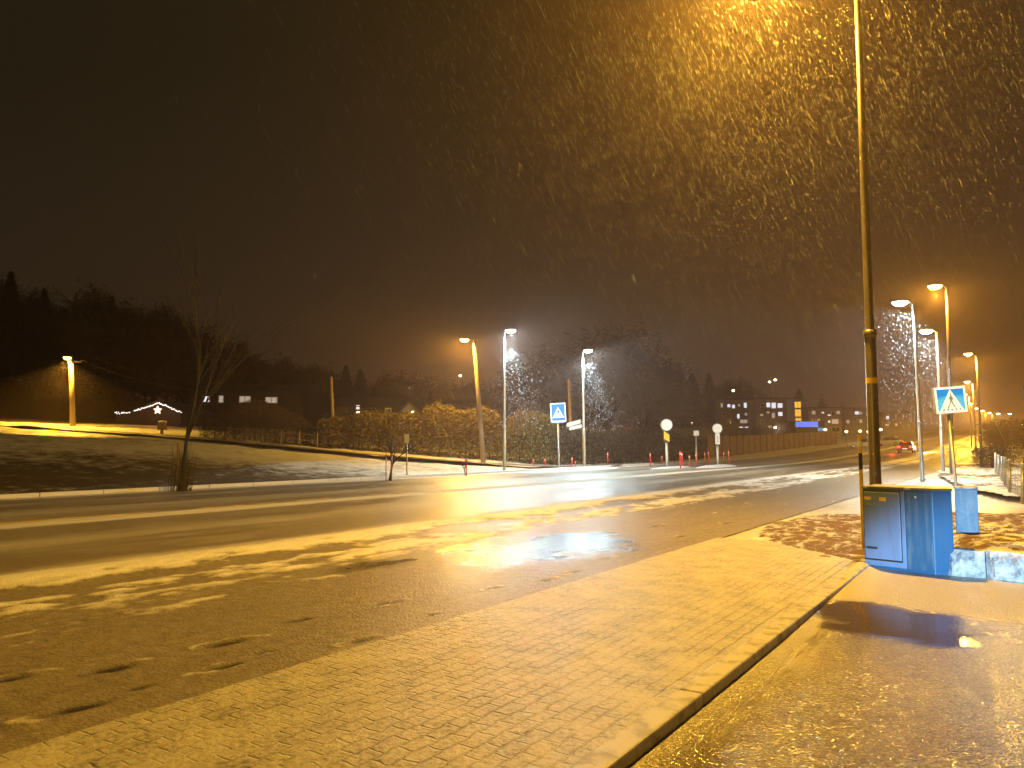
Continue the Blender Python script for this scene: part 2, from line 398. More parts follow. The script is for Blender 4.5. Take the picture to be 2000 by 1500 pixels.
# brick sidewalk under thin wet snow
def z_walk(N, U, X, Y): return .035 + .012 * (fbm(N * 1.2, U * 1.2, 9) - .5) + .004 * (fbm(N * 9, U * 9, 19) - .5)
t = NT('snow_dusted_pavers'); v = t.coord(loc=(0, 0, 0))
cc = t.n('ShaderNodeTexCoord'); mp = t.n('ShaderNodeMapping'); mp.inputs['Rotation'].default_value = (0, 0, R(90)); t.l(cc.outputs['Object'], mp.inputs[0])
dw = t.n('ShaderNodeVectorMath', operation='ADD'); nzv = t.n('ShaderNodeTexNoise'); nzv.inputs['Scale'].default_value = 9; t.l(cc.outputs['Object'], nzv.inputs['Vector'])
sc_ = t.n('ShaderNodeVectorMath', operation='SCALE'); sc_.inputs['Scale'].default_value = .05; t.l(nzv.outputs['Color'], sc_.inputs[0])
t.l(mp.outputs[0], dw.inputs[0]); t.l(sc_.outputs[0], dw.inputs[1])
bk = t.n('ShaderNodeTexBrick'); t.l(dw.outputs[0], bk.inputs['Vector']); bk.inputs['Scale'].default_value = 1; bk.inputs['Brick Width'].default_value = .20; bk.inputs['Row Height'].default_value = .115
bk.inputs['Mortar Size'].default_value = .012; bk.inputs['Mortar Smooth'].default_value = .9; bk.inputs['Color1'].default_value = (1, 1, 1, 1); bk.inputs['Color2'].default_value = (.8, .8, .8, 1); bk.inputs['Mortar'].default_value = (0, 0, 0, 1)
n1 = t.noise(v, 3.2, 5, .6); n2 = t.noise(v, 26, 4, .65); n3 = t.noise(v, .7, 3)
joint = t.math('MULTIPLY', bk.outputs['Fac'], t.ramp(t.math('ADD', n1, t.math('MULTIPLY', n3, .6)), [(.62, .95), (1.0, .18)]))
melt = t.ramp(t.math('ADD', t.math('MULTIPLY', n2, .75), t.math('MULTIPLY', n1, .4)), [(.40, .9), (.52, .30), (.64, 0.0)])
dirt = t.math('MAXIMUM', t.math('MULTIPLY', joint, .6), melt)
col = t.mix(dirt, t.mix(n1, (.42, .395, .32), (.55, .52, .43)), (.10, .085, .065))
hh = t.math('ADD', t.math('SUBTRACT', t.math('MULTIPLY', n2, .7), t.math('MULTIPLY', joint, .9)), t.math('MULTIPLY', t.noise(v, 9, 3), .9))
WALK = t.out(col, t.fmix(dirt, .55, .35), t.bump(hh, .9, .018))
def keep_walk(n, u): return u < 13.0 + .6 * (n + 3.2) * 0 - .55 * ((n + 4.3) / 2.4) ** 2 * 0 - np.clip((n + 3.6), 0, 3) * .95
grid_obj('sidewalk', np.arange(-4.40, -1.90, .05), np.concatenate([np.arange(-8, 14, .06)]), z_walk, WALK, keep_walk)

# kerb stones along the sidewalk
KERB = NT('wet_snow_on_granite'); t = KERB; v = t.coord(); a = t.noise(v, 6, 4); b = t.noise(v, 60, 2)
KERB = t.out(t.mix(t.ramp(a, [(.38, 0.0), (.5, 1.0)]), (.30, .27, .22), (.50, .48, .44)), .5, t.bump(b, .5, .006))
mb = MB(); u0 = -8.2
while u0 < 10.6:
    u1 = min(u0 + 1.86, 11.3); mb.box(-1.905, -1.74, u0, u1 - .014, -.1, .047); u0 += 1.86
o = mb.build('kerb', KERB, bevel=.014); o.rotation_euler = (0, 0, -RA); o['kind'] = 'structure'
mb = MB(); u0 = -10
while u0 < 60: mb.box(-25.75, -25.57, u0, u0 + 1.98, -.15, .13); u0 += 2
o = mb.build('far_kerb', M['snow'], bevel=.02); o.rotation_euler = (0, 0, -RA); o['kind'] = 'structure'

# driveway: coarse wet asphalt
t = NT('wet_coarse_asphalt'); v = t.coord(); at_w = t.n('ShaderNodeAttribute', attribute_name='wet')
n1 = t.noise(t.coord((1, .8, 1)), 42, 1, .5); n2 = t.noise(v, 2.0, 4, .6); n3 = t.noise(v, .6, 3); vo = t.n('ShaderNodeTexVoronoi'); t.l(v, vo.inputs['Vector']); vo.inputs['Scale'].default_value = 54
ice = t.ramp(t.math('ADD', n2, t.math('MULTIPLY', n1, .5)), [(.66, 0.0), (.88, 1.0)])
rimA = t.n('ShaderNodeAttribute', attribute_name='snow')
ice = t.math('MAXIMUM', t.math('MULTIPLY', ice, .10), rimA.outputs['Fac'])
col = t.mix(ice, t.mix(n1, (.12, .095, .07), (.30, .25, .19)), (.45, .42, .36)); col = t.mix(at_w.outputs['Fac'], col, (.10, .07, .06))
hb = t.math('MULTIPLY', t.math('ADD', n1, t.math('MULTIPLY', vo.outputs['Distance'], .6)), t.fmix(at_w.outputs['Fac'], 1.0, .04))
DRIVE = t.out(col, t.fmix(at_w.outputs['Fac'], t.fmix(ice, .13, .5), .07), t.bump(hb, 1.0, .016), 1.0)
pn, pu = w2loc(*gnd(1745, 1205).xy)
def pud2(N, U):
    du = (N - pn) / .75; dv = (U - pu) / .75
    return np.clip((1.0 - np.sqrt(du ** 2 + dv ** 2) - (fbm(N * 2, U * 2, 77) - .5) * 1.6) / .35, 0, 1)
def rim2(N, U):
    return np.clip(1 - (N + 1.74) / (.18 + .25 * fbm(U * 1.2, N * 0, 41)), 0, 1) * .8 + np.clip((U - 8.35 - .35 * (fbm(N, U * .3, 5) - .5)) / .5, 0, 1) * .75
def z_drive(N, U, X, Y): return -.06 + .052 * np.clip((U - 6.5) / 3.5, 0, 1) + .01 * (fbm(N * .8, U * .8, 2) - .5) + .03 * np.clip(1 - (N + 1.74) / .3, 0, 1)
CAB = [(4.69, 10.35), (5.05, 9.97), (5.27, 9.72), (5.50, 9.69), (5.74, 10.15), (5.12, 10.85)]
WALLP = [(5.42, 9.78), (6.2, 9.08), (9.0, 7.2), (12.5, 5.2)]
pts = [loc2w(-1.74, -9), loc2w(-1.74, 11.5), (4.72, 10.75)] + [(5.2, 10.0)] + [(p[0] + .05, p[1] + .08) for p in WALLP] + [(14, -9)]
grid_obj('driveway', np.arange(-1.74, 16, .09), np.arange(-9, 12, .09), z_drive, DRIVE, inpoly(pts), {'wet': pud2, 'snow': rim2})

# side road (junction apron)
t = NT('packed_snow_on_asphalt'); v = t.coord(); a = t.noise(t.coord((1, .5, 1)), .5, 4, .6); b = t.noise(v, 5, 5, .65); c = t.noise(v, 40, 2)
sv = t.math('ADD', t.math('MULTIPLY', a, .9), t.math('MULTIPLY', b, .35))
mk = t.ramp(sv, [(.42, 0.05), (.58, .5), (.72, 1.0)])
SIDE = t.out(t.mix(mk, (.17, .15, .125), (.60, .60, .60)), t.fmix(mk, .35, .55), t.bump(t.math('ADD', b, c), .5, .02))
VER = [(46, 15), (24, 17.3), (17.5, 18.6), (14.6, 20.3), (14.3, 22.5), (16, 27.5), (21.5, 39), (29.5, 53), (45, 77), (75, 122), (150, 235), (330, 235), (200, 10)]
def z_side(N, U, X, Y): return zroad(U) - .012 + 0 * N
grid_obj('side_road', np.arange(-4.42, 40, .4), np.concatenate([np.arange(9, 60, .4), np.arange(60, 300, 3.)]), z_side, SIDE, lambda n, u: ~inpoly(pts)(n, u) & (u > 11.2))
VERM = snow_grass('snowy_verge_grass', .80, (.05, .033, .012), (.13, .085, .025), 2.0)
vk = inpoly(VER)
def z_ver(N, U, X, Y): return zroad(U) + .10 + .10 * fbm(X * .9, Y * .9, 12) + .08 * (fbm(X * 4, Y * 4, 14) - .5)
grid_obj('verge', np.concatenate([np.arange(-8, 16, .22), np.arange(16, 200, 4.)]), np.concatenate([np.arange(8, 70, .22), np.arange(70, 360, 3.)]), z_ver, VERM, vk)
# planting bed around the cabinets
BED = [(4.60, 10.5), (4.1, 11.6), (4.2, 13.4), (5.2, 15.6), (6.6, 17.2), (8.6, 17.7), (11.4, 16.4), (18, 12.6), (26, 8), (20, 3.5), (12.6, 5.5), (9.1, 7.45), (6.3, 9.3), (5.5, 10.0), (5.15, 10.35)]
bk_in = inpoly(BED)
def z_bed(N, U, X, Y):
    r = np.clip((X - 5.2 + (Y - 10) * -.35) / .9, 0, 1); edge = np.clip((X - 4.15) / .8, 0, 1)
    fall = np.clip((17.6 - Y - np.abs(X - 8) * .28) / 2.5, 0, 1)
    return -.03 + .07 * edge + .27 * r * fall + .05 * (fbm(X * 5, Y * 5, 3) - .5) + .10 * (fbm(X * 1.4, Y * 1.4, 33) - .4)
BEDM = snow_grass('thawing_brown_grass', .86, (.09, .045, .014), (.24, .13, .04), 3.2, (.62, .58, .52), (1.6, 1, 1), 30)
grid_obj('planting_bed', np.arange(-5, 20, .07), np.arange(5, 26, .07), z_bed, BEDM, bk_in)
# footpath on the left rise
pth = [(-62, 64, 0), (-40, 60, 0), (-23, 57.5, 0), (-11, 55.5, 0), (1.8, 55.5, 0), (9, 60, 0)]
vs_, fs_ = [], []
P_ = []
for i in range(len(pth) - 1):
    for k in range(12):
        a = k / 12; P_.append((pth[i][0] * (1 - a) + pth[i + 1][0] * a, pth[i][1] * (1 - a) + pth[i + 1][1] * a))
for i, (X, Y) in enumerate(P_):
    for j, off in enumerate((-1.6, -.5, .5, 1.6)):
        vs_.append((X, Y + off, Hs(X, Y) + .16))
for i in range(len(P_) - 1):
    for j in range(3):
        a = i * 4 + j; fs_.append((a, a + 4, a + 5, a + 1))
PATHM = plain('brown_slush_path', (.13, .10, .07), .45, 0, .5, 1.5, .02, ((.6, .6, .6), 1.1, .60))
o = mesh_obj('footpath', vs_, fs_, PATHM, None, True); o['kind'] = 'structure'

# ------------------------------------------------------------------ islands and kerb-side snow
def mound(name, n0, u0, a, b, h, ang=0.0):
    mb = MB(); vs = []; fs = []; S1, S2 = 40, 7
    for j in range(S2 + 1):
        r = 1 - j / S2 * .999; z = h * (1 - r ** 3)
        for k in range(S1):
            tt = 2 * math.pi * k / S1; wv = 1 + .06 * math.sin(3 * tt + 1) + .04 * math.sin(7 * tt)
            x, y = b * r * math.cos(tt) * wv, a * r * math.sin(tt) * wv
            n = n0 + x * math.cos(ang) + y * math.sin(ang); u = u0 + y * math.cos(ang) - x * math.sin(ang)
            X, Y = loc2w(n, u); vs.append((X, Y, float(zroad(u)) + z + (.0 if j else -.02)))
    for j in range(S2):
        for k in range(S1): fs.append((j * S1 + k, j * S1 + (k + 1) % S1, (j + 1) * S1 + (k + 1) % S1, (j + 1) * S1 + k))
    fs.append(tuple(S2 * S1 + k for k in range(S1)))
    o = mesh_obj(name, vs, fs, M['snow'], None, True); o['kind'] = 'structure'
g = gnd(1130, 918); mound('traffic_island', *w2loc(g.x, g.y), 6.5, .8, .14)
g = gnd(1402, 912); mound('traffic_island', *w2loc(g.x, g.y), 4.2, .85, .17)
g = gnd(1312, 914); mound('traffic_island', *w2loc(g.x, g.y), 3.8, .55, .10)

# ------------------------------------------------------------------ street lamps
def street_lamp(label, base, height, arm, adir, kind, power, r0=.085, r1=.045, lean=(0, 0), group=None, lit=True, wood=False, extras=True, housing='steel', name='street_lamp', cone=178):
    t = empty(name, base, 0, label, 'street lamp', group); bx, by, bz = base
    top = Vector((lean[0], lean[1], height)); mb = MB()
    pm = M['wood'] if wood else (M['oldsteel'] if housing == 'old' else M['steel'])
    if wood:
        mb.tube([(0, 0, -.4), top * .5, top], [r0, (r0 + r1) / 2, r1], 12).build('pole', pm, t, True)
    else:
        mb.tube([(0, 0, -.3), (0, 0, .02), top * .32, top * .325, top * .62, top], [r0 * 1.05, r0 * 1.05, r0, r0 * .8, r0 * .7, r1], 14).build('pole', pm, t, True)
        c = MB(); c.tube([top * .318, top * .330], [r0 * 1.18, r0 * 1.12], 14); c.build('collar', pm, t, True)
        c = MB(); c.tube([(0, 0, 0), (0, 0, .05)], [r0 * 1.9, r0 * 1.9], 14); c.build('base_plate', pm, t)
        if extras:
            c = MB(); zf = .185 if housing != 'old' else .245
            c.tube([top * zf, top * (zf + .009)], [r0 * 1.05, r0 * 1.03], 14); c.build('number_label', M['yellow'], t)
    ad = Vector((adir[0], adir[1], 0)).normalized(); e = top + ad * arm + Vector((0, 0, .12))
    MB().tube([top - Vector((0, 0, .05)), top + ad * .12 + Vector((0, 0, .06)), e], [r1 * .9, r1 * .75, r1 * .7], 10).build('arm', pm, t, True)
    side = Vector((-ad.y, ad.x, 0)); L, W, Hh = (.62, .17, .10)
    def q(a, s, z): return e + ad * a + side * s + Vector((0, 0, z))
    h = MB(); ring = []
    for a, wf, z in ((-.08, .4, .02), (.08, .8, .07), (.35, 1, .10), (L - .06, .8, .07), (L, .45, .03)): ring.append([q(a, W * wf, 0), q(a, W * wf * .7, z), q(a, -W * wf * .7, z), q(a, -W * wf, 0)])
    vs = [p for r_ in ring for p in r_]; fs = []
    for i in range(4):
        for k in range(4): fs.append((i * 4 + k, i * 4 + (k + 1) % 4, (i + 1) * 4 + (k + 1) % 4, (i + 1) * 4 + k))
    fs += [(3, 2, 1, 0), (16, 17, 18, 19)]
    h.add(vs, fs); ho = h.build('lamp_head', M['oldsteel'] if housing == 'old' or wood else M['steel'], t, True)
    ln = MB(); c0 = q(.30, 0, -.01); dz = .22 if kind == 'amber' else .20
    ln.ell((0, 0, 0), (.34, .21, dz), 16, 8)
    ang = math.atan2(ad.y, ad.x); ca, sa = math.cos(ang), math.sin(ang)
    ln.v = [(c0.x + x * ca - y * sa, c0.y + x * sa + y * ca, c0.z + min(z, 0)) for x, y, z in ln.v]
    lo = ln.build('lens', M['lensamb'] if kind == 'amber' else M['lenscold'], ho, True)
    if lit and power:
        lc = Vector(base) + c0 + Vector((0, 0, -dz - .14))
        lamp_light(lc, {'amber': AMB, 'amber2': AMB2}.get(kind, COLD), power, .22, 'lamp_light', t, cone)
        ll = t.children[-1] if False else [c for c in t.children if c.type == 'LIGHT'][0]; tl = ad * (.03 if kind == 'amber' else .38) - Vector((0, 0, 1)); ll.rotation_euler = tl.to_track_quat('-Z', 'Y').to_euler()
    return t
TOROAD = (-CU, SU)
# the row on our side of the road
b = at(1714, 1054, 13.0)
near = street_lamp('tall weathered lamp pole rising out of frame right behind the big blue cabinet', (b.x, b.y, 0), 10.8, 1.5, TOROAD, 'amber', 12000, .092, .04, (-.0, .0), 'sodium lamps along our side of the road', housing='old')
pb = Vector((*loc2w(-2.6, -19), 0))
street_lamp('sodium street lamp on our side of the road, behind the viewpoint', pb, 9.9, 1.5, TOROAD, 'amber', 8000, .09, .04, (0, 0), 'sodium lamps along our side of the road', housing='old')
def lamp_px(label, xp, yl, Y, ybase=None, z=None, arm=1.0, adir=TOROAD, kind='amber', power=4000, xb=None, **kw):
    """pole passes photo column xb at its base, xp at its top; lens at row yl; Y metres ahead"""
    xb = xb if xb is not None else xp
    p0 = at(xb, 870, Y); z0 = z if z is not None else Hs(p0.x, p0.y)
    if ybase is not None: z0 = at(xb, ybase, Y).z
    pt = at(xp, yl, Y); hgt = pt.z - z0 - .1
    return street_lamp(label, (p0.x, p0.y, z0), hgt, arm, adir, kind, power, lean=(pt.x - p0.x, 0), **kw)
G1 = 'sodium lamps along our side of the road'
lamp_px('tall sodium lamp rising behind the right crossing sign, highest of the lit lamps in view', 1849, 556, 40, xb=1857, z=.05, arm=.25, power=7000, group=G1, r0=.11, r1=.07, housing='old')
lamp_px('sodium lamp beyond the right crossing sign, on the tall thin pole nearest the fence', 1907, 690, 70, xb=1916, z=.1, arm=.35, power=8000, group=G1, r0=.12, r1=.10, housing='old')
lamp_px('small amber lamp beside the crossing sign edge, upper of the close pair', 1900, 745, 97, xb=1906, z=.5, arm=.3, power=10000, group=G1, r0=.12, r1=.10, housing='old')
lamp_px('small amber lamp beside the crossing sign edge, lower of the close pair', 1893, 770, 118, xb=1898, z=1.0, arm=.3, power=10000, group=G1, r0=.12, r1=.10, housing='old')
lamp_px('distant amber lamp, first of the low row sinking towards the right hedge', 1903, 788, 138, xb=1906, z=1.6, arm=.3, power=7000, group=G1, r0=.11, r1=.09, housing='old')
lamp_px('distant amber lamp, second of the low row sinking towards the right hedge', 1914, 797, 152, xb=1917, z=2.2, arm=.3, power=7000, group=G1, r0=.11, r1=.09, housing='old')
lamp_px('distant amber lamp, third of the low row sinking towards the right hedge', 1925, 802, 168, z=3, arm=.3, power=7000, group=G1, housing='old')
lamp_px('distant amber lamp, fourth of the low row sinking towards the right hedge', 1938, 806, 185, z=3.5, arm=.3, power=7000, group=G1, housing='old')
lamp_px('distant pale lamp above the right hedge, left one of two', 1955, 808, 200, z=4, arm=.3, power=0, kind='cold', group=G1)
lamp_px('distant pale lamp above the right hedge, right one of two', 1977, 808, 214, z=4, arm=.3, power=0, kind='cold', group=G1)
# cold white lamps at the crossing
G2 = 'white lamps around the pedestrian crossing'
L1 = lamp_px('white lamp on grey pole left of the blue crossing sign, taller of the left pair', 985, 646, 47, z=-.02, arm=.12, adir=(1, -.45), kind='cold', power=4600, cone=160, group=G2, r0=.10, r1=.055)
L2 = lamp_px('white lamp on grey pole carrying two white direction boards', 1138, 685, 56, xb=1141, z=-.02, arm=.12, adir=(1, -.45), kind='cold', power=4600, cone=160, group=G2, r0=.105, r1=.06)
L3 = lamp_px('white lamp right of the big near pole, higher head of the right pair', 1783, 588, 34.5, xb=1799, z=0.05, arm=.22, adir=TOROAD, kind='cold', power=3000, cone=160, group=G2, r0=.085, r1=.055)
L4 = lamp_px('white lamp just left of the right crossing sign, lower head of the pair', 1829, 645, 43.5, xb=1840, z=.1, arm=.22, adir=TOROAD, kind='cold', power=3000, cone=160, group=G2, r0=.095, r1=.06)
# side bracket with dark head pointing away
for Lx, hh in ((L3, .0), (L4, .0)):
    tp = Lx.children[0]; pass
# wooden poles with sodium lamps on the left side
G3 = 'wooden poles with sodium lamps'
L5 = lamp_px('sodium lamp on leaning wooden pole in front of the lit hedge', 926, 664, 58, xb=944, ybase=893, arm=.45, adir=(-1, -.3), kind='amber', power=8500, group=G3, r0=.19, r1=.13, wood=True)
L6 = lamp_px('sodium lamp on wooden pole at the far left snow slope', 139, 699, 66, xb=142, ybase=845, arm=.05, adir=(-.5, -1), kind='amber', power=14000, cone=136, group=G3, r0=.24, r1=.17, wood=True)
cb = MB().box(-.75, .45, -.06, .06, 6.05, 6.17)
for x in (-.65, -.35, .32): cb.ell((x, 0, 6.25), (.05, .05, .09), 8, 5)
cb.build('crossarm', M['wood'], L6)
def bare_pole(label, xt, yt, xb, yb, Y, r0=.15, r1=.11):
    a, c = at(xt, yt, Y), at(xb, yb, Y)
    o = MB().tube([(0, 0, -.5), (0, 0, 0), a - c], [r0, r0, r1], 12).build('utility_pole', M['wood'], None, True); o.location = c
    tag(o, label, 'utility pole', 'bare wooden poles')
    return a
pA = bare_pole('bare wooden pole standing in front of the dark houses, left of the hedge', 647, 736, 651, 842, 64)
pB = bare_pole('bare wooden pole rising just right of the left crossing sign', 1111, 741, 1117, 900, 66, .16, .12)
def wire(label, p, q, sag, name='overhead_wire'):
    P = [Vector(p).lerp(Vector(q), i / 24) - Vector((0, 0, sag * 4 * (i / 24) * (1 - i / 24))) for i in range(25)]
    o = MB().tube(P, .016, 5).build(name, M['dark'], None, True); tag(o, label, 'wire', 'overhead wires')
hA = L6.location + Vector((.4, 0, 6.9))
wire('thin overhead wire running right from the far left lamp pole', hA, pA, 1.6)
wire('lower thin overhead wire running from the far left lamp pole crossarm', L6.location + Vector((.32, 0, 6.3)), pA - Vector((0, 0, .6)), 1.7)
wire('thin overhead wire crossing behind the left white lamp pole', at(935, 768, 58.2), at(1111, 752, 65.9), .1)

# ------------------------------------------------------------------ crossing signs
SB = NT('sign_blue_glow'); SB.b.inputs['Base Color'].default_value = (.01, .14, .55, 1); SB.b.inputs['Emission Color'].default_value = (.01, .17, .75, 1); SB.b.inputs['Emission Strength'].default_value = .7  # weak glow added to sign faces and frosted figure to brighten them
SC = NT('sign_frosted_blue_glow'); v = SC.coord((1, 1, 1)); z_ = SC.n('ShaderNodeSeparateXYZ'); SC.l(v, z_.inputs[0])
fr = SC.ramp(SC.math('ADD', SC.math('MULTIPLY', z_.outputs[2], -2.1), SC.math('MULTIPLY', SC.noise(SC.coord((1.2, 1, 5)), 2.2, 4), .55)), [(.06, 0.0), (.20, 1.0)])
fr = SC.math('MULTIPLY', fr, SC.ramp(z_.outputs[2], [(0, 0.0), (.0001, 1.0)]) if False else 1.0)
cc_ = SC.mix(fr, (.0, .20, .72), (.05, .40, .82)); SC.l(cc_, SC.b.inputs['Base Color']); SC.l(cc_, SC.b.inputs['Emission Color']); SC.b.inputs['Emission Strength'].default_value = .8
SW = NT('sign_white_glow'); SW.b.inputs['Base Color'].default_value = (.8, .84, .85, 1); SW.b.inputs['Emission Color'].default_value = (.85, .97, 1, 1); SW.b.inputs['Emission Strength'].default_value = .55
SW2 = NT('sign_white_glow_bright'); SW2.b.inputs['Base Color'].default_value = (.8, .84, .85, 1); SW2.b.inputs['Emission Color'].default_value = (.85, .97, 1, 1); SW2.b.inputs['Emission Strength'].default_value = .6
FAINT = NT('frosted_black_figure'); FAINT.b.inputs['Base Color'].default_value = (.12, .17, .17, 1); FAINT.b.inputs['Emission Color'].default_value = (.3, .5, .5, 1); FAINT.b.inputs['Emission Strength'].default_value = .3
def crossing_sign(label, base, top, wd, hg, rz, roll, blue, white, fig, pole_r, group, snowcap=False):
    t = empty('crossing_sign', base, 0, label, 'road sign', group)
    tp = Vector(top) - Vector(base)
    MB().tube([(0, 0, -.2), (0, 0, 0), tp + Vector((0, 0, -.05))], pole_r, 12).build('pole', M['steel'], t, True)
    p = bpy.data.objects.new('sign_box', None)
    w2, h2 = wd / 2, hg / 2
    bx = MB().box(-w2, w2, 0, .11, -h2, h2).build('sign_box', M['steel'], t, bevel=.02)
    bx.location = tp + Vector((0, -.10, h2 * .96)); bx.rotation_euler = (0, roll, rz)
    e = .05 * wd / .7
    MB().box(-w2 + .002, w2 - .002, -.004, -.001, -h2 + .002, h2 - .002).build('border', white, bx)
    MB().box(-w2 + e, w2 - e, -.010, -.006, -h2 + e, h2 - e).build('blue_panel', blue, bx)
    s = wd / .7
    MB().polyxz([(-.27 * s, -.25 * s), (.27 * s, -.25 * s), (0, .24 * s)], -.016, -.012).build('triangle', white, bx)
    f = MB()
    f.disc((0, .115 * s), .022 * s, -.022, -.018, 14)
    f.polyxz([(-.022 * s, .085 * s), (.02 * s, .088 * s), (.035 * s, .02 * s), (.022 * s, -.03 * s), (-.022 * s, -.03 * s), (-.03 * s, .03 * s)], -.022, -.018)
    f.polyxz([(.02 * s, .08 * s), (.032 * s, .07 * s), (.062 * s, .0 * s), (.05 * s, -.008 * s)], -.0222, -.0182)
    f.polyxz([(-.02 * s, .08 * s), (-.032 * s, .07 * s), (-.06 * s, .0 * s), (-.048 * s, -.008 * s)], -.0222, -.0182)
    f.polyxz([(-.02 * s, -.028 * s), (.006 * s, -.028 * s), (-.04 * s, -.115 * s), (-.075 * s, -.185 * s), (-.098 * s, -.178 * s), (-.05 * s, -.1 * s)], -.0224, -.0184)
    f.polyxz([(-.004 * s, -.028 * s), (.022 * s, -.028 * s), (.05 * s, -.1 * s), (.085 * s, -.175 * s), (.062 * s, -.185 * s), (.024 * s, -.11 * s)], -.0226, -.0186)
    f.build('walking_figure', fig, bx)
    for k in range(-2, 3):
        z = MB(); c = k * .098 * s; z.polyxz([(c - .022 * s, -.235 * s), (c + .022 * s, -.235 * s), (c * .86 + .017 * s, -.20 * s), (c * .86 - .017 * s, -.20 * s)], -.0216, -.0176)
        z.build('crossing_stripe', fig, bx)
    if snowcap:
        q = MB().ell((0, .04, -h2 - .02), (w2 * .98, .09, .07), 18, 8); q.ell((.1, .02, -h2 + .02), (w2 * .6, .06, .07), 12, 6); q.build('clinging_snow', M['snow'], bx, True)
    return t
G4 = 'blue pedestrian crossing signs'
b = gnd(1092, 916); tpx = at(1090, 823, b.y)
crossing_sign('blue crossing sign with black walking figure, on the far side beside the white lamps', b, tpx, 1.05, 1.28, 0, -.05, SB.m, SW.m, M['black'], .055, G4, True)
Yr = 17.6; b = at(1873, 1006, Yr); tpx = at(1853, 806, Yr)
crossing_sign('frosted pale blue crossing sign on leaning grey pole behind the small cabinet', (b.x, b.y, .02), tpx, .70, .60, -.04, -.075, SC.m, SW2.m, FAINT.m, .036, G4)

# direction boards on lamp 2
def px_box(x0, x1, y0, y1, Y): a, c = at(x0, y0, Y), at(x1, y1, Y); return a.x, c.x, c.z, a.z
for lab, (xa, ya, xb_, yb_, hh) in (('upper white direction board on the second white lamp pole', (1108, 830, 1134, 823, 8)), ('lower white direction board on the second white lamp pole', (1113, 837, 1136, 832, 7))):
    Y = 55.8; a, c = at(xa, ya, Y - .3), at(xb_, yb_, Y); hz = hh * Y / 1500 / 1
    t = empty('direction_sign', c, 0, lab, 'road sign', 'white direction boards'); d = a - c
    q = MB(); n = Vector((0, -.04, 0)); up = Vector((0, 0, hz / 2)); tip = d * 1.08
    P = [-up, up, d + up, tip, d - up]
    q.add([p + n for p in P] + [p - n for p in P], [(0, 1, 2, 3, 4), (9, 8, 7, 6, 5)] + [(i, 5 + i, 5 + (i + 1) % 5, (i + 1) % 5) for i in range(5)])
    q.build('board', M['white'], t)
    MB().box(-.02, .14, -.03, .05, -.03, .03).build('bracket', M['steel'], t)
# keep-right signs on the islands
def keep_sign(label, x, yb, yc, rp, panel):
    b = gnd(x + 2, yb); Y = b.y; k = Y / 1500; t = empty('keep_right_sign', b, 0, label, 'road sign', 'round signs on the traffic islands')
    c = at(x, yc, Y) - b; r = rp * k
    MB().tube([(0, 0, -.1), (0, 0, 0), (c.x, 0, c.z)], .10, 12).build('post', M['steel'], t, True)
    MB().disc((c.x, c.z), r, -.16, -.12, 32).build('round_plate', M['white'], t)
    ring = MB(); 
    for i in range(40):
        a0, a1 = 2 * math.pi * i / 40, 2 * math.pi * (i + 1) / 40
        ring.polyxz([(c.x + r * math.cos(a0), c.z + r * math.sin(a0)), (c.x + r * math.cos(a1), c.z + r * math.sin(a1)), (c.x + r * .93 * math.cos(a1), c.z + r * .93 * math.sin(a1)), (c.x + r * .93 * math.cos(a0), c.z + r * .93 * math.sin(a0))], -.185, -.161)
    ring.build('rim', M['steel'], t)
    w_ = r * .46; z1 = c.z - r * 1.02; z0 = z1 - 21 * k
    pb_ = MB().box(c.x - w_, c.x + w_, -.16, -.115, z0, z1).build('marker_board', M['yellow'] if panel == 'yellow' else M['white'], t)
    st_ = MB()
    if panel == 'yellow':
        st_.polyxz([(c.x - w_, z1), (c.x + w_, z1 - w_ * 1.4), (c.x + w_, z1 + .0), ], -.168, -.161)
        st_.polyxz([(c.x - w_, z0 + w_ * 1.0), (c.x - w_, z0), (c.x + w_, z0)], -.168, -.161)
        st_.build('black_chevron', M['black'], t)
    else:
        st_.box(c.x - w_ * .35, c.x + w_ * .35, -.168, -.161, z0 + .15, z1 - .1); st_.build('faint_arrow', M['steel'], t)
    MB().box(c.x - w_ * 1.1, c.x + w_ * 1.1, -.2, -.10, z0 - .07, z0).build('clamp', M['dark'], t)
    return t
keep_sign('round pale sign on island post with a yellow and black board below', 1301, 912, 830, 11.5, 'yellow')
keep_sign('round pale sign on island post with a pale grey board below', 1400, 909, 837, 9.5, 'white')
def small_sign(label, x, yb, y0, y1, x0, x1, Y=None, mat='steel', z=None, grp='small signs seen from behind'):
    b = gnd(x, yb) if Y is None else at(x, yb, Y); t = empty('small_sign', b, 0, label, 'road sign', grp); Y = b.y
    a, c = at(x0, y0, Y) - b, at(x1, y1, Y) - b
    MB().tube([(0, 0, -.2), (0, 0, 0), ((a.x + c.x) / 2, 0, c.z + .1)], .04 * max(1, Y / 40), 10).build('post', M['steel'], t, True)
    MB().box(a.x, c.x, -.09, -.05, c.z, a.z).build('plate', M[mat], t, bevel=.01)
    MB().box(a.x + .02, c.x - .02, -.05, .0, (a.z + c.z) / 2 - .03, (a.z + c.z) / 2 + .03).build('bracket', M['dark'], t)
small_sign('small grey-green sign on a post in front of the hedge', 795, 932, 848, 865, 790, 799)
small_sign('small pale sign behind the islands, between the two round signs', 1360, 905, 841, 851, 1354, 1365)
small_sign('dark sign panel cut by the right edge of the picture', 2010, 985, 752, 785, 1995, 2040, 23, 'dark')

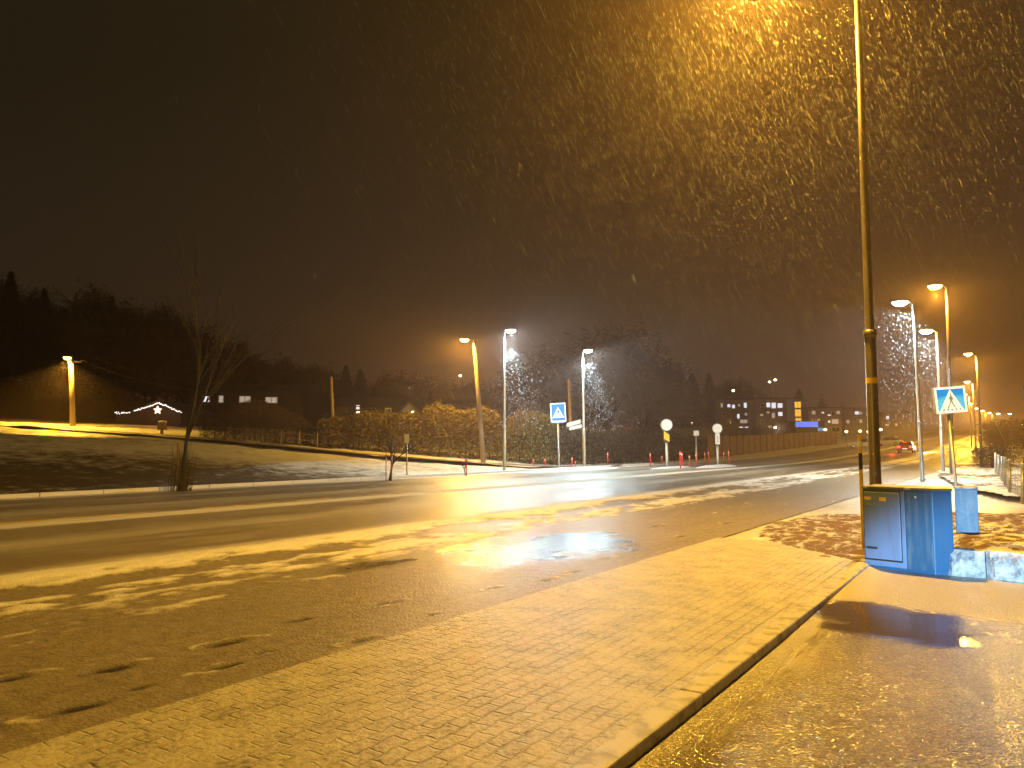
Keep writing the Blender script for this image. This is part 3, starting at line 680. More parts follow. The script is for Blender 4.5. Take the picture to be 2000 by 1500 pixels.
# ------------------------------------------------------------------ red marker sticks
ST = [(1042, 897, 912, 'leftmost of the red marker sticks at the road edge'), (1065, 896, 911, 'second red marker stick from the left, left of the crossing sign'), (1117, 893, 914, 'red marker stick between the left crossing sign and the second white lamp pole'), (1124, 901, 911, 'short faint red marker stick just left of the second white lamp pole'),
      (1187, 883, 911, 'red marker stick alone at the snowy island tip'), (1271, 884, 911, 'slightly leaning red marker stick left of the yellow board sign'), (1294, 890, 907, 'short faint red marker stick just left of the yellow board sign'), (1329, 881, 915, 'left of two touching red marker sticks right of the yellow board sign'),
      (1334, 883, 913, 'right of two touching red marker sticks right of the yellow board sign'), (1347, 889, 912, 'short red marker stick midway between the two round signs'), (1361, 885, 911, 'leaning red marker stick below the small pale sign'), (1378, 883, 908, 'red marker stick left of the pale round sign, nearer to the wall lamp'), (1384, 881, 907, 'leaning red marker stick next to the pale round sign, left side'),
      (1413, 882, 908, 'red marker stick just right of the pale round sign'), (1425, 879, 909, 'rightmost of the red marker sticks on the islands')]
RB = plain('reflective_band', (.8, .75, .7), .3, 0, .05)
for i, (x, y0, y1, lab) in enumerate(ST):
    b = gnd(x, y1); k = b.y / 1500; h = (y1 - y0) * k; ln = random.uniform(-.07, .07) * h
    t = empty('marker_stick', b, 0, lab, 'marker stick', 'red marker sticks at the crossing')
    MB().tube([(0, 0, -.1), (ln, 0, h)], .045, 8).build('stick', M['red'], t, True)
    MB().tube([(ln * .8, 0, h * .80), (ln * .88, 0, h * .88)], .05, 8).build('reflector_band', RB, t)

# yellow and black stake behind the cabinet
b = at(1687, 1075, 11.9); t = empty('snow_stake', (b.x, b.y, .0), 0, 'yellow and black striped snow stake behind the blue cabinet', 'snow stake')
ztop = at(1686, 850, 11.9).z; zz = [-.1, .55, 1.02, 1.28, 1.40, ztop]
zb = [at(1686, y, 11.9).z for y in (917, 885, 873, 862)]
seq = [(0, zb[0], 'yellow'), (zb[0], zb[1], 'black'), (zb[1], zb[2], 'yellow'), (zb[2], zb[3], 'white'), (zb[3], ztop, 'yellow')]
for a, c, m in seq: MB().tube([(0, 0, a), (0, 0, c)], .028 if m != 'white' else .034, 12).build('band' if m != 'white' else 'reflector', M[m], t)

# ------------------------------------------------------------------ cabinets
def cabmat(name, c, streak):
    t = NT(name); v = t.coord((1, 1, 1)); a = t.noise(v, 3, 5, .6); b = t.noise(t.coord((1, 1, 3.2)), 26, 4, .7)
    d = t.ramp(t.noise(t.coord((6, 6, .8)), 3, 4), [(.45, 0.0), (.8, .35)])
    col = t.mix(t.math('MULTIPLY', a, .5), c, tuple(x * .6 for x in c)); col = t.mix(d, col, (.30, .32, .33) if streak else (.1, .1, .1))
    return t.out(col, t.ramp(b, [(.3, .28), (.7, .5)]), t.bump(b, .5 if streak else .12, .008))
CB = cabmat('wet_blue_enamel_cold_lit', (.008, .10, .24), False); CB2 = cabmat('wet_textured_blue_enamel_cold_lit', (.02, .10, .20), True); CG = cabmat('wet_pale_grey_enamel_cold_lit', (.15, .24, .42), False)  # blue of the cold light is mixed into these paint colours
LID = plain('snow_dusted_lid', (.13, .115, .095), .5, 0, .4, 9, .004, ((.42, .40, .36), 5, .56))
STK = plain('yellow_warning_label', (.72, .58, .10), .4, 0, .15, 9)
CZ = 1.06
cab = empty('electrical_cabinet', (5.2, 10.1, 0), 0, 'large cold-lit blue electrical cabinet with grey door at the sidewalk end', 'electrical cabinet')
C0 = Vector((5.2, 10.1)); cp = [Vector(p) - C0 for p in CAB]
cen = sum(cp, Vector((0, 0))) / len(cp)
def inset(p, k): return cen + (p - cen) * k
MB().prism([tuple(inset(p, .955)) for p in cp], -.15, -.02).build('plinth', M['dark'], cab)
MB().prism([tuple(p) for p in cp], -.02, CZ - .03).build('body', CB, cab, bevel=.006)
MB().prism([tuple(inset(p, 1.025)) for p in cp], CZ - .03, CZ).build('lid', LID, cab, bevel=.006)
def face_panel(name, p, q, s0, s1, z0, z1, d0, d1, mat, parent=cab, bev=.003):
    d = (q - p); n = Vector((d.y, -d.x)).normalized(); n = -n if n.dot((p + q) / 2 - cen) < 0 else n
    a, b_ = p + d * s0, p + d * s1
    P = [a + n * d0, b_ + n * d0, b_ + n * d1, a + n * d1]
    m = MB().add([(v.x, v.y, z) for z in (z0, z1) for v in P], [(3, 2, 1, 0), (4, 5, 6, 7), (0, 1, 5, 4), (1, 2, 6, 5), (2, 3, 7, 6), (3, 0, 4, 7)])
    o = m.build(name, mat, parent); bm = bmesh.new(); bm.from_mesh(o.data); bmesh.ops.recalc_face_normals(bm, faces=bm.faces); bm.to_mesh(o.data); bm.free()
    if bev: mo = o.modifiers.new('bevel', 'BEVEL'); mo.width = bev; mo.segments = 2
    return o
p1, p2, p3, p4 = cp[0], cp[1], cp[2], cp[3]
fr_ = face_panel('door_frame', p1, p2, 0.0, 1.0, .03, CZ - .045, .0015, .012, CG)
face_panel('door_gap_shade', p1, p2, .012, .918, .098, CZ - .052, .012, .016, M['black'], cab, 0)  # black sheet standing for the shade in the gap round the door
dr = face_panel('door', p1, p2, .03, .90, .12, CZ - .07, .012, .030, CG, bev=.005); dr['label'] = 'pale grey-blue door panel'
face_panel('warning_label', p1, p2, .06, .22, .885, .925, .030, .033, STK, dr, 0)
face_panel('warning_label', p1, p2, .42, .58, .875, .925, .030, .033, STK, dr, 0)
face_panel('handle', p1, p2, .07, .34, .245, .275, .030, .040, M['dark'], dr, .002)
face_panel('trim_strip', p1, p2, .04, .88, .775, .785, .030, .036, CG, dr, 0)
face_panel('side_panel', p2, p3, .03, .97, .03, CZ - .055, .002, .010, CB2)
face_panel('corner_panel', p3, p4, .04, .96, .03, CZ - .055, .002, .007, CB)
q = p2 + (p3 - p2) * .42; nn_ = Vector((-.73, -.68)).normalized()
mb = MB(); mb.ell((q.x + nn_.x * .016, q.y + nn_.y * .016, CZ - .115), (.014, .014, .014), 10, 6); mb.build('lock', M['white'], cab, True)
# second cabinet on the bed
b = at(1890, 1042, 11.6); c2 = empty('electrical_cabinet', (b.x, b.y, 0), R(-30), 'small narrow blue cabinet on a dark foot in the brown bed', 'electrical cabinet')
zb0 = b.z; zt = at(1890, 950, 11.6).z
w2 = .148
MB().box(-w2, w2, -.13, .13, zb0, zt - .03).build('body', CB, c2, bevel=.01)
MB().box(-w2 - .012, w2 + .012, -.145, .145, zt - .03, zt).build('lid', LID, c2, bevel=.004)
fd = MB().box(-w2 + .02, w2 - .02, -.139, -.131, zb0 + .03, zt - .05).build('door', CB2, c2, bevel=.003)
MB().box(.08, .10, -.150, -.140, zb0 + .35, zb0 + .42).build('handle', M['dark'], fd)
MB().box(-w2 + .02, w2 - .02, -.10, .10, zb0 - .35, zb0).build('plinth', M['dark'], c2)

# stone wall
SM = NT('pale_rough_granite'); v = SM.coord(); a = SM.noise(v, 7, 6, .65); b_ = SM.noise(v, 40, 3)
STONE = SM.out(SM.mix(SM.ramp(a, [(.35, 0.0), (.62, 1.0)]), (.16, .18, .20), (.60, .63, .66)), .45, SM.bump(SM.math('ADD', a, SM.math('MULTIPLY', b_, .3)), 1, .06))
wl = empty('stone_wall', (5.45, 9.75, 0), 0, 'low wall of pale rough granite blocks running right from the cabinet', 'wall')
P = [Vector(p) for p in WALLP]; k = 0; acc = 0
segs = []; i = 0; pos = P[0].copy(); 
random.seed(5)
while i < len(P) - 1:
    d = (P[i + 1] - P[i]); L = d.length; d.normalize(); s = 0
    while s < L - .1:
        l = min(random.uniform(.34, .52), L - s); segs.append((P[i] + d * s, P[i] + d * (s + l), d)); s += l
    i += 1
def rough_block(a, b2, d, h):
    n = Vector((d.y, -d.x)); n = n if n.y < 0 else -n   # towards camera
    bm = bmesh.new(); S_ = 9; Hh_ = 7; g = 0.012
    lx = (b2 - a).length - g
    vs = []
    for f in range(2):
        for i_ in range(S_ + 1):
            for j in range(Hh_ + 1):
                u_, w_ = i_ / S_, j / Hh_
                edge = min(u_, 1 - u_, w_, 1 - w_) * 2
                dep = (.085 * min(1, edge * 2.5) * (.45 + float(fbm(np.array((a.x + u_ * lx) * 8.), np.array(w_ * 3. + a.y), 50)) * 1.1)) if f == 0 else -.22
                p = a + d * (g / 2 + u_ * lx) + n * dep
                vs.append((p.x - wl.location.x, p.y - wl.location.y, -.08 + w_ * (h + .08)))
    fs = []; W_ = Hh_ + 1; off = (S_ + 1) * W_
    for i_ in range(S_):
        for j in range(Hh_):
            fs.append((i_ * W_ + j, (i_ + 1) * W_ + j, (i_ + 1) * W_ + j + 1, i_ * W_ + j + 1))
    for i_ in range(S_):
        fs.append((i_ * W_ + Hh_, (i_ + 1) * W_ + Hh_, off + (i_ + 1) * W_ + Hh_, off + i_ * W_ + Hh_))
    fs.append((0, Hh_, off + Hh_, off)); fs.append((S_ * W_, off + S_ * W_, off + S_ * W_ + Hh_, S_ * W_ + Hh_))
    return vs, fs
for a, b2, d in segs:
    h = .32 + random.uniform(-.012, .012); vs, fs = rough_block(a, b2, d, h - .0)
    o = mesh_obj('stone_block', vs, fs, STONE, wl, False)

# ------------------------------------------------------------------ right fence
fw = empty('wire_fence', (at(1974, 975, 23).x, 23, 0), 0, 'grey post and wire fence at the right edge beyond the small cabinet', 'fence')
FPp = [(1944, 885, 931, 40), (1950, 889, 936, 36.5), (1957, 892, 946, 32), (1963, 894, 955, 28.5), (1972, 898, 972, 24), (1997, 906, 985, 21.5), (2035, 915, 1000, 19)]
tops = []
for x, y0, y1, Y in FPp:
    a, c = at(x, y0, Y), at(x, y1, Y); o_ = fw.location
    MB().tube([c - o_ - Vector((0, 0, .2)), a - o_], [.05, .045], 10).build('post', M['steel'], fw, True)
    MB().ell(tuple(a - o_), (.055, .055, .03), 10, 5).build('post_cap', M['snow'], fw, True); tops.append((a - o_, c - o_))
wm = MB()
for (a, c), (a2, c2_) in zip(tops, tops[1:]):
    for f in (.06, .2, .35, .5, .65, .8, .95):
        wm.tube([a.lerp(c, f), a2.lerp(c2_, f)], .008, 4)
    nseg = 8
    for i in range(1, nseg): wm.tube([a.lerp(a2, i / nseg), c.lerp(c2_, i / nseg)], .006, 4)
wm.build('wire_mesh', M['steel'], fw)

# ------------------------------------------------------------------ vegetation
def np_mesh(name, co, quads, mat, parent=None):
    me = bpy.data.meshes.new(name); k = quads.shape[1]
    me.vertices.add(len(co)); me.vertices.foreach_set('co', co.astype(np.float32).ravel())
    me.loops.add(quads.size); me.loops.foreach_set('vertex_index', quads.astype(np.int32).ravel())
    me.polygons.add(len(quads)); me.polygons.foreach_set('loop_start', np.arange(0, quads.size, k, dtype=np.int32)); me.update(calc_edges=True)
    me.materials.append(mat); o = bpy.data.objects.new(name, me); COL.objects.link(o)
    if parent: o.parent = parent
    return o
def leaves(cen, size, asp=2.0, up=.3):
    n = len(cen); d = rng.normal(size=(n, 3)); d[:, 2] = d[:, 2] * .7 + up; d /= np.linalg.norm(d, axis=1)[:, None]
    r = rng.normal(size=(n, 3)); s = np.cross(d, r); s /= np.linalg.norm(s, axis=1)[:, None]
    L = (size * rng.uniform(.6, 1.4, n))[:, None]; W = L / asp
    co = np.stack([cen - d * L, cen + s * W * .5, cen + d * L, cen - s * W * .5], 1).reshape(-1, 3)
    return co, np.arange(4 * n).reshape(n, 4)
def crown_pts(kind, n, h, rad):
    if kind == 'conifer':
        z = rng.uniform(0, 1, n) ** 1.3; r = (1 - z) ** .8 * (.55 + .45 * np.abs(np.sin(z * 34))) * rng.uniform(.2, 1, n) ** .5 * rad
        a = rng.uniform(0, 6.283, n); return np.stack([r * np.cos(a), r * np.sin(a), h * (.12 + .88 * z)], 1)
    cl = rng.normal(size=(26, 3)) * (.42, .42, .32); cl = cl / np.maximum(1, np.linalg.norm(cl, axis=1) / .85)[:, None]
    i = rng.integers(0, 26, n); p = cl[i] + rng.normal(size=(n, 3)) * .15
    return np.stack([p[:, 0] * rad, p[:, 1] * rad, h * (.58 + p[:, 2] * .46)], 1)
protos = {}
def tree_proto(kind, h, rad, n, sz, mat):
    e = empty('pine_tree' if kind == 'conifer' else 'leafless_tree', (0, 0, 0))
    co, q = leaves(crown_pts(kind, n, h, rad), sz, 3.2 if kind != 'conifer' else 2.2, .1 if kind == 'conifer' else .6)
    np_mesh('crown', co, q, mat, e)
    m = MB().tube([(0, 0, -1.5), (0.05, 0, h * .4), (0, .1, h * .85)], [h * .022, h * .015, h * .004], 8)
    for k in range(9):
        a = k * 2.4; z = h * (.25 + .06 * k); m.tube([(0, 0, z), (math.cos(a) * rad * .55, math.sin(a) * rad * .55, z + h * .14)], [h * .006, h * .002], 5)
    m.build('trunk', M['bark'], e, True)
    return e
PR = [('conifer', 14, 3.6), ('round', 12, 5.2), ('conifer', 12, 3.2), ('round', 14, 4.4)]
sky = [(-120, 510), (0, 525), (60, 552), (100, 560), (150, 545), (200, 568), (260, 572), (320, 592), (390, 605), (440, 640), (520, 682), (560, 702), (640, 712), (720, 716), (800, 722), (880, 728), (1000, 735), (1320, 712), (1360, 735), (1440, 728), (1500, 752), (1600, 765), (1700, 800)]
def skyline(x): return float(np.interp(x, [a for a, _ in sky], [b for _, b in sky]))
used = set(); ti = 0
LBL = ['dark tree on the hill at the left edge of the treeline', ]
cand = []
x = -110
while x < 1060:
    cand.append((x, skyline(x) + random.uniform(-10, 14), random.uniform(132, 150), 0)); x += random.uniform(26, 44)
x = -90
while x < 1000:
    cand.append((x, skyline(x) + random.uniform(24, 48), random.uniform(98, 112), 1)); x += random.uniform(42, 66)
for x in (1326, 1352, 1385, 1412, 1440, 1470, 1560, 1605, 1650): cand.append((x, skyline(x) + random.uniform(-4, 10), 235, 0))
for x, y, Y in ((1095, 668, 98), (1140, 632, 102), (1190, 622, 104), (1240, 650, 100), (1285, 690, 98)): cand.append((x, y, Y, 3))
cand += [(1480, 826, 160, 2), (1534, 822, 160, 2)]
land = [(140, 'left of the far left lamp'), (240, 'left of the string-lit cabin'), (360, 'above the string-lit cabin'), (470, 'above the lit windows'), (600, 'left of the bare pole'), (720, 'above the bare pole'), (860, 'above the lit hedge'), (1010, 'behind the leaning sodium lamp'), (1100, 'behind the left white lamp'), (1500, 'above the left apartment block'), (9999, 'above the blue shop sign')]
rank = {}
ORD = ['first', 'second', 'third', 'fourth', 'fifth', 'sixth', 'seventh', 'eighth', 'ninth', 'tenth']
for x, y, Y, layer in sorted(cand):
    kind = random.choice((0, 1, 1, 3, 2)) if x > 160 else random.choice((1, 3, 0))
    if layer >= 2: kind = 1
    top = at(x, y, Y); z0 = Hs(top.x, Y) - .3; h = top.z - z0
    k0, ph, pr = PR[kind]
    if h < 2.5: continue
    if kind not in protos: protos[kind] = tree_proto(k0, ph, pr, 7500, .36, M['conifer'] if k0 == 'conifer' else M['twigs']); o = protos[kind]
    else: o = copy_tree(protos[kind])
    s = h / ph; wx = s * (random.uniform(.95, 1.35) if h < 18 else .8); o.location = (top.x, Y, z0); o.scale = (wx, wx, s); o.rotation_euler.z = random.uniform(0, 6.28)
    zone = next(t_ for lim, t_ in land if x < lim); key = (zone, layer, k0); rank[key] = rank.get(key, 0) + 1; rk = ORD[rank[key] - 1]
    kn = 'dark evergreen' if k0 == 'conifer' else 'dark leafless tree'
    tag(o, f"{rk} {kn} from left in {'back' if layer == 0 else 'front'} treeline row, {zone}" if layer < 2 else f"{rk} rounded dark tree from left in the tall clump behind the second white lamp" if layer == 3 else f"{rk} low round tree in front of the apartment windows", 'tree', 'trees of the dark treeline')

# the big bare tree beyond the crossing and smaller neighbours: real branching
def bare_tree(name, label, base, h, spread, depth, seed, mat, twig_r, droop=.0, group=None, nk=4, tf=.022):
    rs = random.Random(seed); tub = MB(); tw = []
    def grow(p, d, L, r, lev):
        segs_ = 3; pts = [p]
        for i in range(segs_):
            d = (d + Vector((rs.gauss(0, .10), rs.gauss(0, .10), rs.gauss(.03, .06) - (droop * lev * .06)))).normalized(); pts.append(pts[-1] + d * L / segs_)
        e = pts[-1]
        if lev < 3: tub.tube(pts, [r, r * .85, r * .72, r * .6], 7 if lev < 2 else 4, False)
        else:
            for a, b_ in zip(pts, pts[1:]): tw.append((a, b_, max(twig_r, r)))
        if lev >= depth: return
        for k in range(nk + (1 if lev < 2 else 0)):
            f = rs.uniform(.35, 1.0); i = min(int(f * segs_), segs_ - 1); q = pts[i].lerp(pts[i + 1], f * segs_ - i)
            a = rs.uniform(0, 6.283); side = Vector((math.cos(a), math.sin(a), 0)); sp_ = rs.uniform(.5, 1.0) * spread
            nd = (d + side * sp_).normalized(); nd.z = max(nd.z, .05 - droop * lev * .12); grow(q, nd, L * rs.uniform(.58, .80), r * .52, lev + 1)
    t = empty(name, base, 0, label, 'tree', group)
    grow(Vector((0, 0, -.3)), Vector((0, 0, 1)), h * .36, h * tf, 0)
    tub.build('trunk', M['bark2'], t, True)
    A = np.array([a[:] for a, _, _ in tw]); B = np.array([b_[:] for _, b_, _ in tw]); r_ = np.array([c for _, _, c in tw])[:, None]
    d = B - A; s = np.cross(d, rng.normal(size=d.shape)); s /= np.linalg.norm(s, axis=1)[:, None] + 1e-9
    s2 = np.cross(d, s); s2 /= np.linalg.norm(s2, axis=1)[:, None] + 1e-9
    co = np.stack([A + s * r_, A - s * .5 * r_ + s2 * .87 * r_, A - s * .5 * r_ - s2 * .87 * r_, B + s * r_ * .6, B - (s * .5 - s2 * .87) * r_ * .6, B - (s * .5 + s2 * .87) * r_ * .6], 1).reshape(-1, 3)
    i = np.arange(len(A))[:, None] * 6
    q = np.concatenate([i + np.array([[0, 1, 4, 3]]), i + np.array([[1, 2, 5, 4]]), i + np.array([[2, 0, 3, 5]])])
    np_mesh('crown', co, q, mat, t)
    return t
GT = 'bare trees beyond the crossing'
for lab, x, Y, yt, sp_, sd, nk, dep in (('broad bare tree right behind the second white lamp, largest crown beyond the crossing', 1165, 84, 618, 1.0, 3, 6, 5),
                               ('bare tree joining the largest crown on its right side', 1245, 88, 650, .95, 8, 6, 5), ('smaller bare tree left of the largest crown, between the two left white lamps', 1050, 80, 705, .9, 12, 4, 5),
                               ('low bare tree right of the round signs, left of the apartments', 1330, 110, 715, .8, 15, 4, 5), ('low bare tree behind the leaning sodium lamp', 965, 86, 730, .9, 22, 4, 5)):
    tp = at(x, yt, Y); z0 = Hs(tp.x, Y); hh = tp.z - z0
    bare_tree('bare_tree', lab, (tp.x, Y, z0), hh / 1.05, sp_, dep, sd, M['bigtwigs'], .022, .5, GT, nk)
tp = at(372, 415, 27); g = gnd(355, 950)
bare_tree('young_tree', 'tall thin young tree tied between stakes by the dark left verge', (at(355, 955, 27).x, 27, Hs(at(355, 955, 27).x, 27) - .05), 10.2, .16, 3, 4, M['bark2'], .008, 0, 'young roadside trees', 4, .0075)
for lab, x, Y in (('thin sapling left of the small grey-green sign', 761, 35), ('short dark sapling right of the small grey-green sign', 911, 41.5)):
    p = at(x, 930, Y); bare_tree('young_tree', lab, (p.x, Y, Hs(p.x, Y)), 3.2 if x < 800 else 1.6, .4, 3, int(x), M['twigs'], .012, 0, 'young roadside trees', 3)
for lab, x, y0, y1, Y, r_ in (('left dark wooden stake of the tall young tree by the dark verge', 348, 862, 957, 27, .045), ('right dark wooden stake of the tall young tree by the dark verge', 363, 862, 957, 27.2, .045),
                      ('left reddish stake of the sapling by the small grey-green sign', 754, 882, 934, 35, .02), ('right reddish stake of the sapling by the small grey-green sign', 765, 884, 934, 35, .022), ('dark reddish stake of the short sapling near the first white lamp', 911, 897, 922, 41.5, .035)):
    a, c = at(x, y0, Y), at(x, y1, Y); o = MB().tube([(0, 0, -.2), a - c], r_, 8).build('tree_stake', M['wood'] if x < 400 else M['red'], None, True); o.location = c; tag(o, lab, 'stake', 'stakes of the young roadside trees')
# brushy stems round the tall young tree's foot
p = at(355, 952, 27.1); n = 90; A = rng.normal(size=(n, 3)) * (.16, .16, 0) + (0, 0, 0); B = A + rng.normal(size=(n, 3)) * (.09, .09, .2) + (0, 0, 1.35)
s = np.tile([.008, 0, 0], (n, 1)); co = np.stack([A - s, A + s, B + s * .4, B - s * .4], 1).reshape(-1, 3)
o = np_mesh('shrub', co, np.arange(4 * n).reshape(n, 4), M['twigs']); o.location = (p.x, 27.1, Hs(p.x, 27.1)); tag(o, 'dark brushy shrub between the two stakes on the dark left verge', 'shrub')

# hedges
def hedge(name, label, line, hfun, width, n, size, mat, cat='hedge', asp=1.8, group=None, frac=.35):
    P = np.array(line, float); L = np.linalg.norm(np.diff(P, axis=0), axis=1); cum = np.concatenate([[0], np.cumsum(L)])
    def pos(s): return np.stack([np.interp(s, cum, P[:, 0]), np.interp(s, cum, P[:, 1])], 1)
    s = rng.uniform(0, cum[-1], n); c = pos(s); hh = hfun(s / cum[-1]) * (.86 + .3 * vnoise(s * .55, s * 0, 61) * 1 + .1 * vnoise(s * 2.2, s * 0, 5))
    w_ = width * (.75 + .6 * vnoise(s * .8, s * 0 + 3, 9)); off = rng.uniform(-1, 1, n); sh = np.sign(off) * np.abs(off) ** .5
    zf = rng.uniform(0, 1, n) ** .75; prof_ = np.sqrt(np.clip(1 - (zf * 2 - 1) ** 4 * (zf > .5), 0, 1))
    z = H(c[:, 0], c[:, 1]) + zf * hh; c3 = np.stack([c[:, 0] + sh * w_ * .25 * prof_, c[:, 1] + sh * w_ * prof_, z + sh * 0 + (rng.uniform(0, 1, n) > .97) * rng.uniform(0, .5, n)], 1)
    b0 = Vector((P[0, 0], P[0, 1], Hs(P[0, 0], P[0, 1]))); co, q = leaves(c3 - np.array(b0[:]), size, asp, .35)
    t = empty(name, b0, 0, label, cat, group); np_mesh('foliage', co, q, mat, t)
    m = MB(); 
    for k in range(int(cum[-1] / .8)):
        a = pos(np.array([k * .8 + .4]))[0]; z0 = Hs(*a); m.tube([(a[0] - b0.x, a[1] - b0.y, z0 - b0.z - .3), (a[0] - b0.x + .1, a[1] - b0.y, z0 - b0.z + float(hfun(np.array([k * .8 / cum[-1]]))[0]) * .7)], [.06, .03], 5, False)
    m.build('stems', M['bark'], t)
    return t
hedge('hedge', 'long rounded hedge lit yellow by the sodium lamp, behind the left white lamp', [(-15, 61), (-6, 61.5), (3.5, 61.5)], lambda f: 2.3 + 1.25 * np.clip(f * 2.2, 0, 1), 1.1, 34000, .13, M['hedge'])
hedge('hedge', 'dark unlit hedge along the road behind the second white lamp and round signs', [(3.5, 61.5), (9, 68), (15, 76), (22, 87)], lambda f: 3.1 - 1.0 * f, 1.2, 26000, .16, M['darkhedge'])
hedge('brushwood', 'reddish brown brush heap left of the hedge by the path', [(-24, 61), (-19.5, 61), (-15.6, 61.5)], lambda f: 1.0 + 2.0 * np.sin(np.clip(f, 0, 1) * 3.1) ** .8, 1.4, 16000, .14, M['brush'], 'shrub', 5)
hedge('hedge', 'tall dark hedge at the right edge beyond the wire fence', [(64, 104), (75, 104), (92, 106)], lambda f: 3.8 + 0 * f, 1.5, 14000, .3, M['darkhedge'])
hedge('shrub', 'brown bare shrub at the foot of the distant lamp poles near the fence', [(30, 50), (32.4, 50.3)], lambda f: 1.5 + 0 * f, .7, 3500, .11, M['brush'], 'shrub', 5)
hedge('shrub', 'low brown shrub beyond the first post of the wire fence', [(33.5, 56), (37.5, 56)], lambda f: 1.3 + 0 * f, .7, 3500, .11, M['brush'], 'shrub', 5)
p = at(1945, 870, 95); rt = copy_tree(protos.get(1)); rt.location = (p.x, 95, 1); tp = at(1945, 822, 95); sc0 = (tp.z - 1) / 12; rt.scale = (sc0 * .9, sc0 * .9, sc0); tag(rt, 'low dark bushy tree left of the pale house at the right edge', 'tree')

# wooden noise fence far left of road
ft = empty('board_fence', (24, 88, Hs(24, 88)), 0, 'long dark brown board fence beside the far road, below the apartment windows', 'fence')
fl = [(22, 87), (35, 108), (48, 127), (60, 142)]
def lerp_line(s):
    P = np.array(fl, float); L = np.concatenate([[0], np.cumsum(np.linalg.norm(np.diff(P, axis=0), axis=1))]); return np.interp(s, L, P[:, 0]), np.interp(s, L, P[:, 1]), L[-1]
tot = lerp_line(0)[2]; s = 0
while s < tot:
    x0, y0, _ = lerp_line(s); x1, y1, _ = lerp_line(s + 2.9); z = Hs(x0, y0); bx_, by_, bz_ = ft.location
    mb = MB(); dx, dy = (x1 - x0), (y1 - y0); L = math.hypot(dx, dy); ux, uy = dx / L, dy / L
    for k in range(12):
        a, b_ = k / 12 * L, (k + .93) / 12 * L; hz = 2.45 + random.uniform(-.02, .02); o_ = random.uniform(0, .02)
        pr_ = [(x0 + ux * a - uy * o_, y0 + uy * a + ux * o_), (x0 + ux * b_ - uy * o_, y0 + uy * b_ + ux * o_), (x0 + ux * b_ - uy * (o_ + .03), y0 + uy * b_ + ux * (o_ + .03)), (x0 + ux * a - uy * (o_ + .03), y0 + uy * a + ux * (o_ + .03))]
        mb.prism([(p_[0] - bx_, p_[1] - by_) for p_ in pr_], z - bz_ - .3, z - bz_ + hz)
    mb.build('board_panel', M['fencewood'], ft)
    MB().box(x0 - bx_ - .08, x0 - bx_ + .08, y0 - by_ - .1, y0 - by_ + .06, z - bz_ - .3, z - bz_ + 2.6).build('post', M['fencewood'], ft); s += 3.0
# garden fence posts by the brush
gf = empty('garden_fence', (-26, 60.6, Hs(-26, 60.6)), 0, 'row of thin wooden fence posts in front of the brown brush', 'fence'); prev = None; rl = MB()
for x in (449, 480, 513, 549, 585, 620):
    a, c = at(x, 838 + (x - 449) * .03, 59.8), at(x, 870, 59.8); z0 = Hs(a.x, 59.8); h = 1.1
    MB().tube([(a.x + 26, -.8, z0 - gf.location.z - .2), (a.x + 26, -.8, z0 - gf.location.z + h)], .05, 8).build('post', M['wood'], gf, True)
    if prev: 
        for f in (.5, .95): rl.tube([(prev[0], -.8, prev[1] + f), (a.x + 26, -.8, z0 - gf.location.z + f)], .015, 5)
    prev = (a.x + 26, z0 - gf.location.z)
rl.build('wire', M['steel'], gf)
# low box by the path: mailbox-like post
p = at(316, 850, 62); o = empty('mailbox', (p.x, 62, Hs(p.x, 62)), 0, 'small snow-capped mailbox on a post by the path below the string-lit cabin', 'mailbox')
MB().box(-.3, .3, -.2, .2, .35, 1.0).build('box', M['wood'], o, bevel=.03); MB().box(-.09, .09, -.08, .08, -.2, .35).build('post', M['wood'], o); MB().ell((.03, 0, 1.0), (.36, .24, .10), 14, 6).build('snow_cap', M['snow'], o, True)

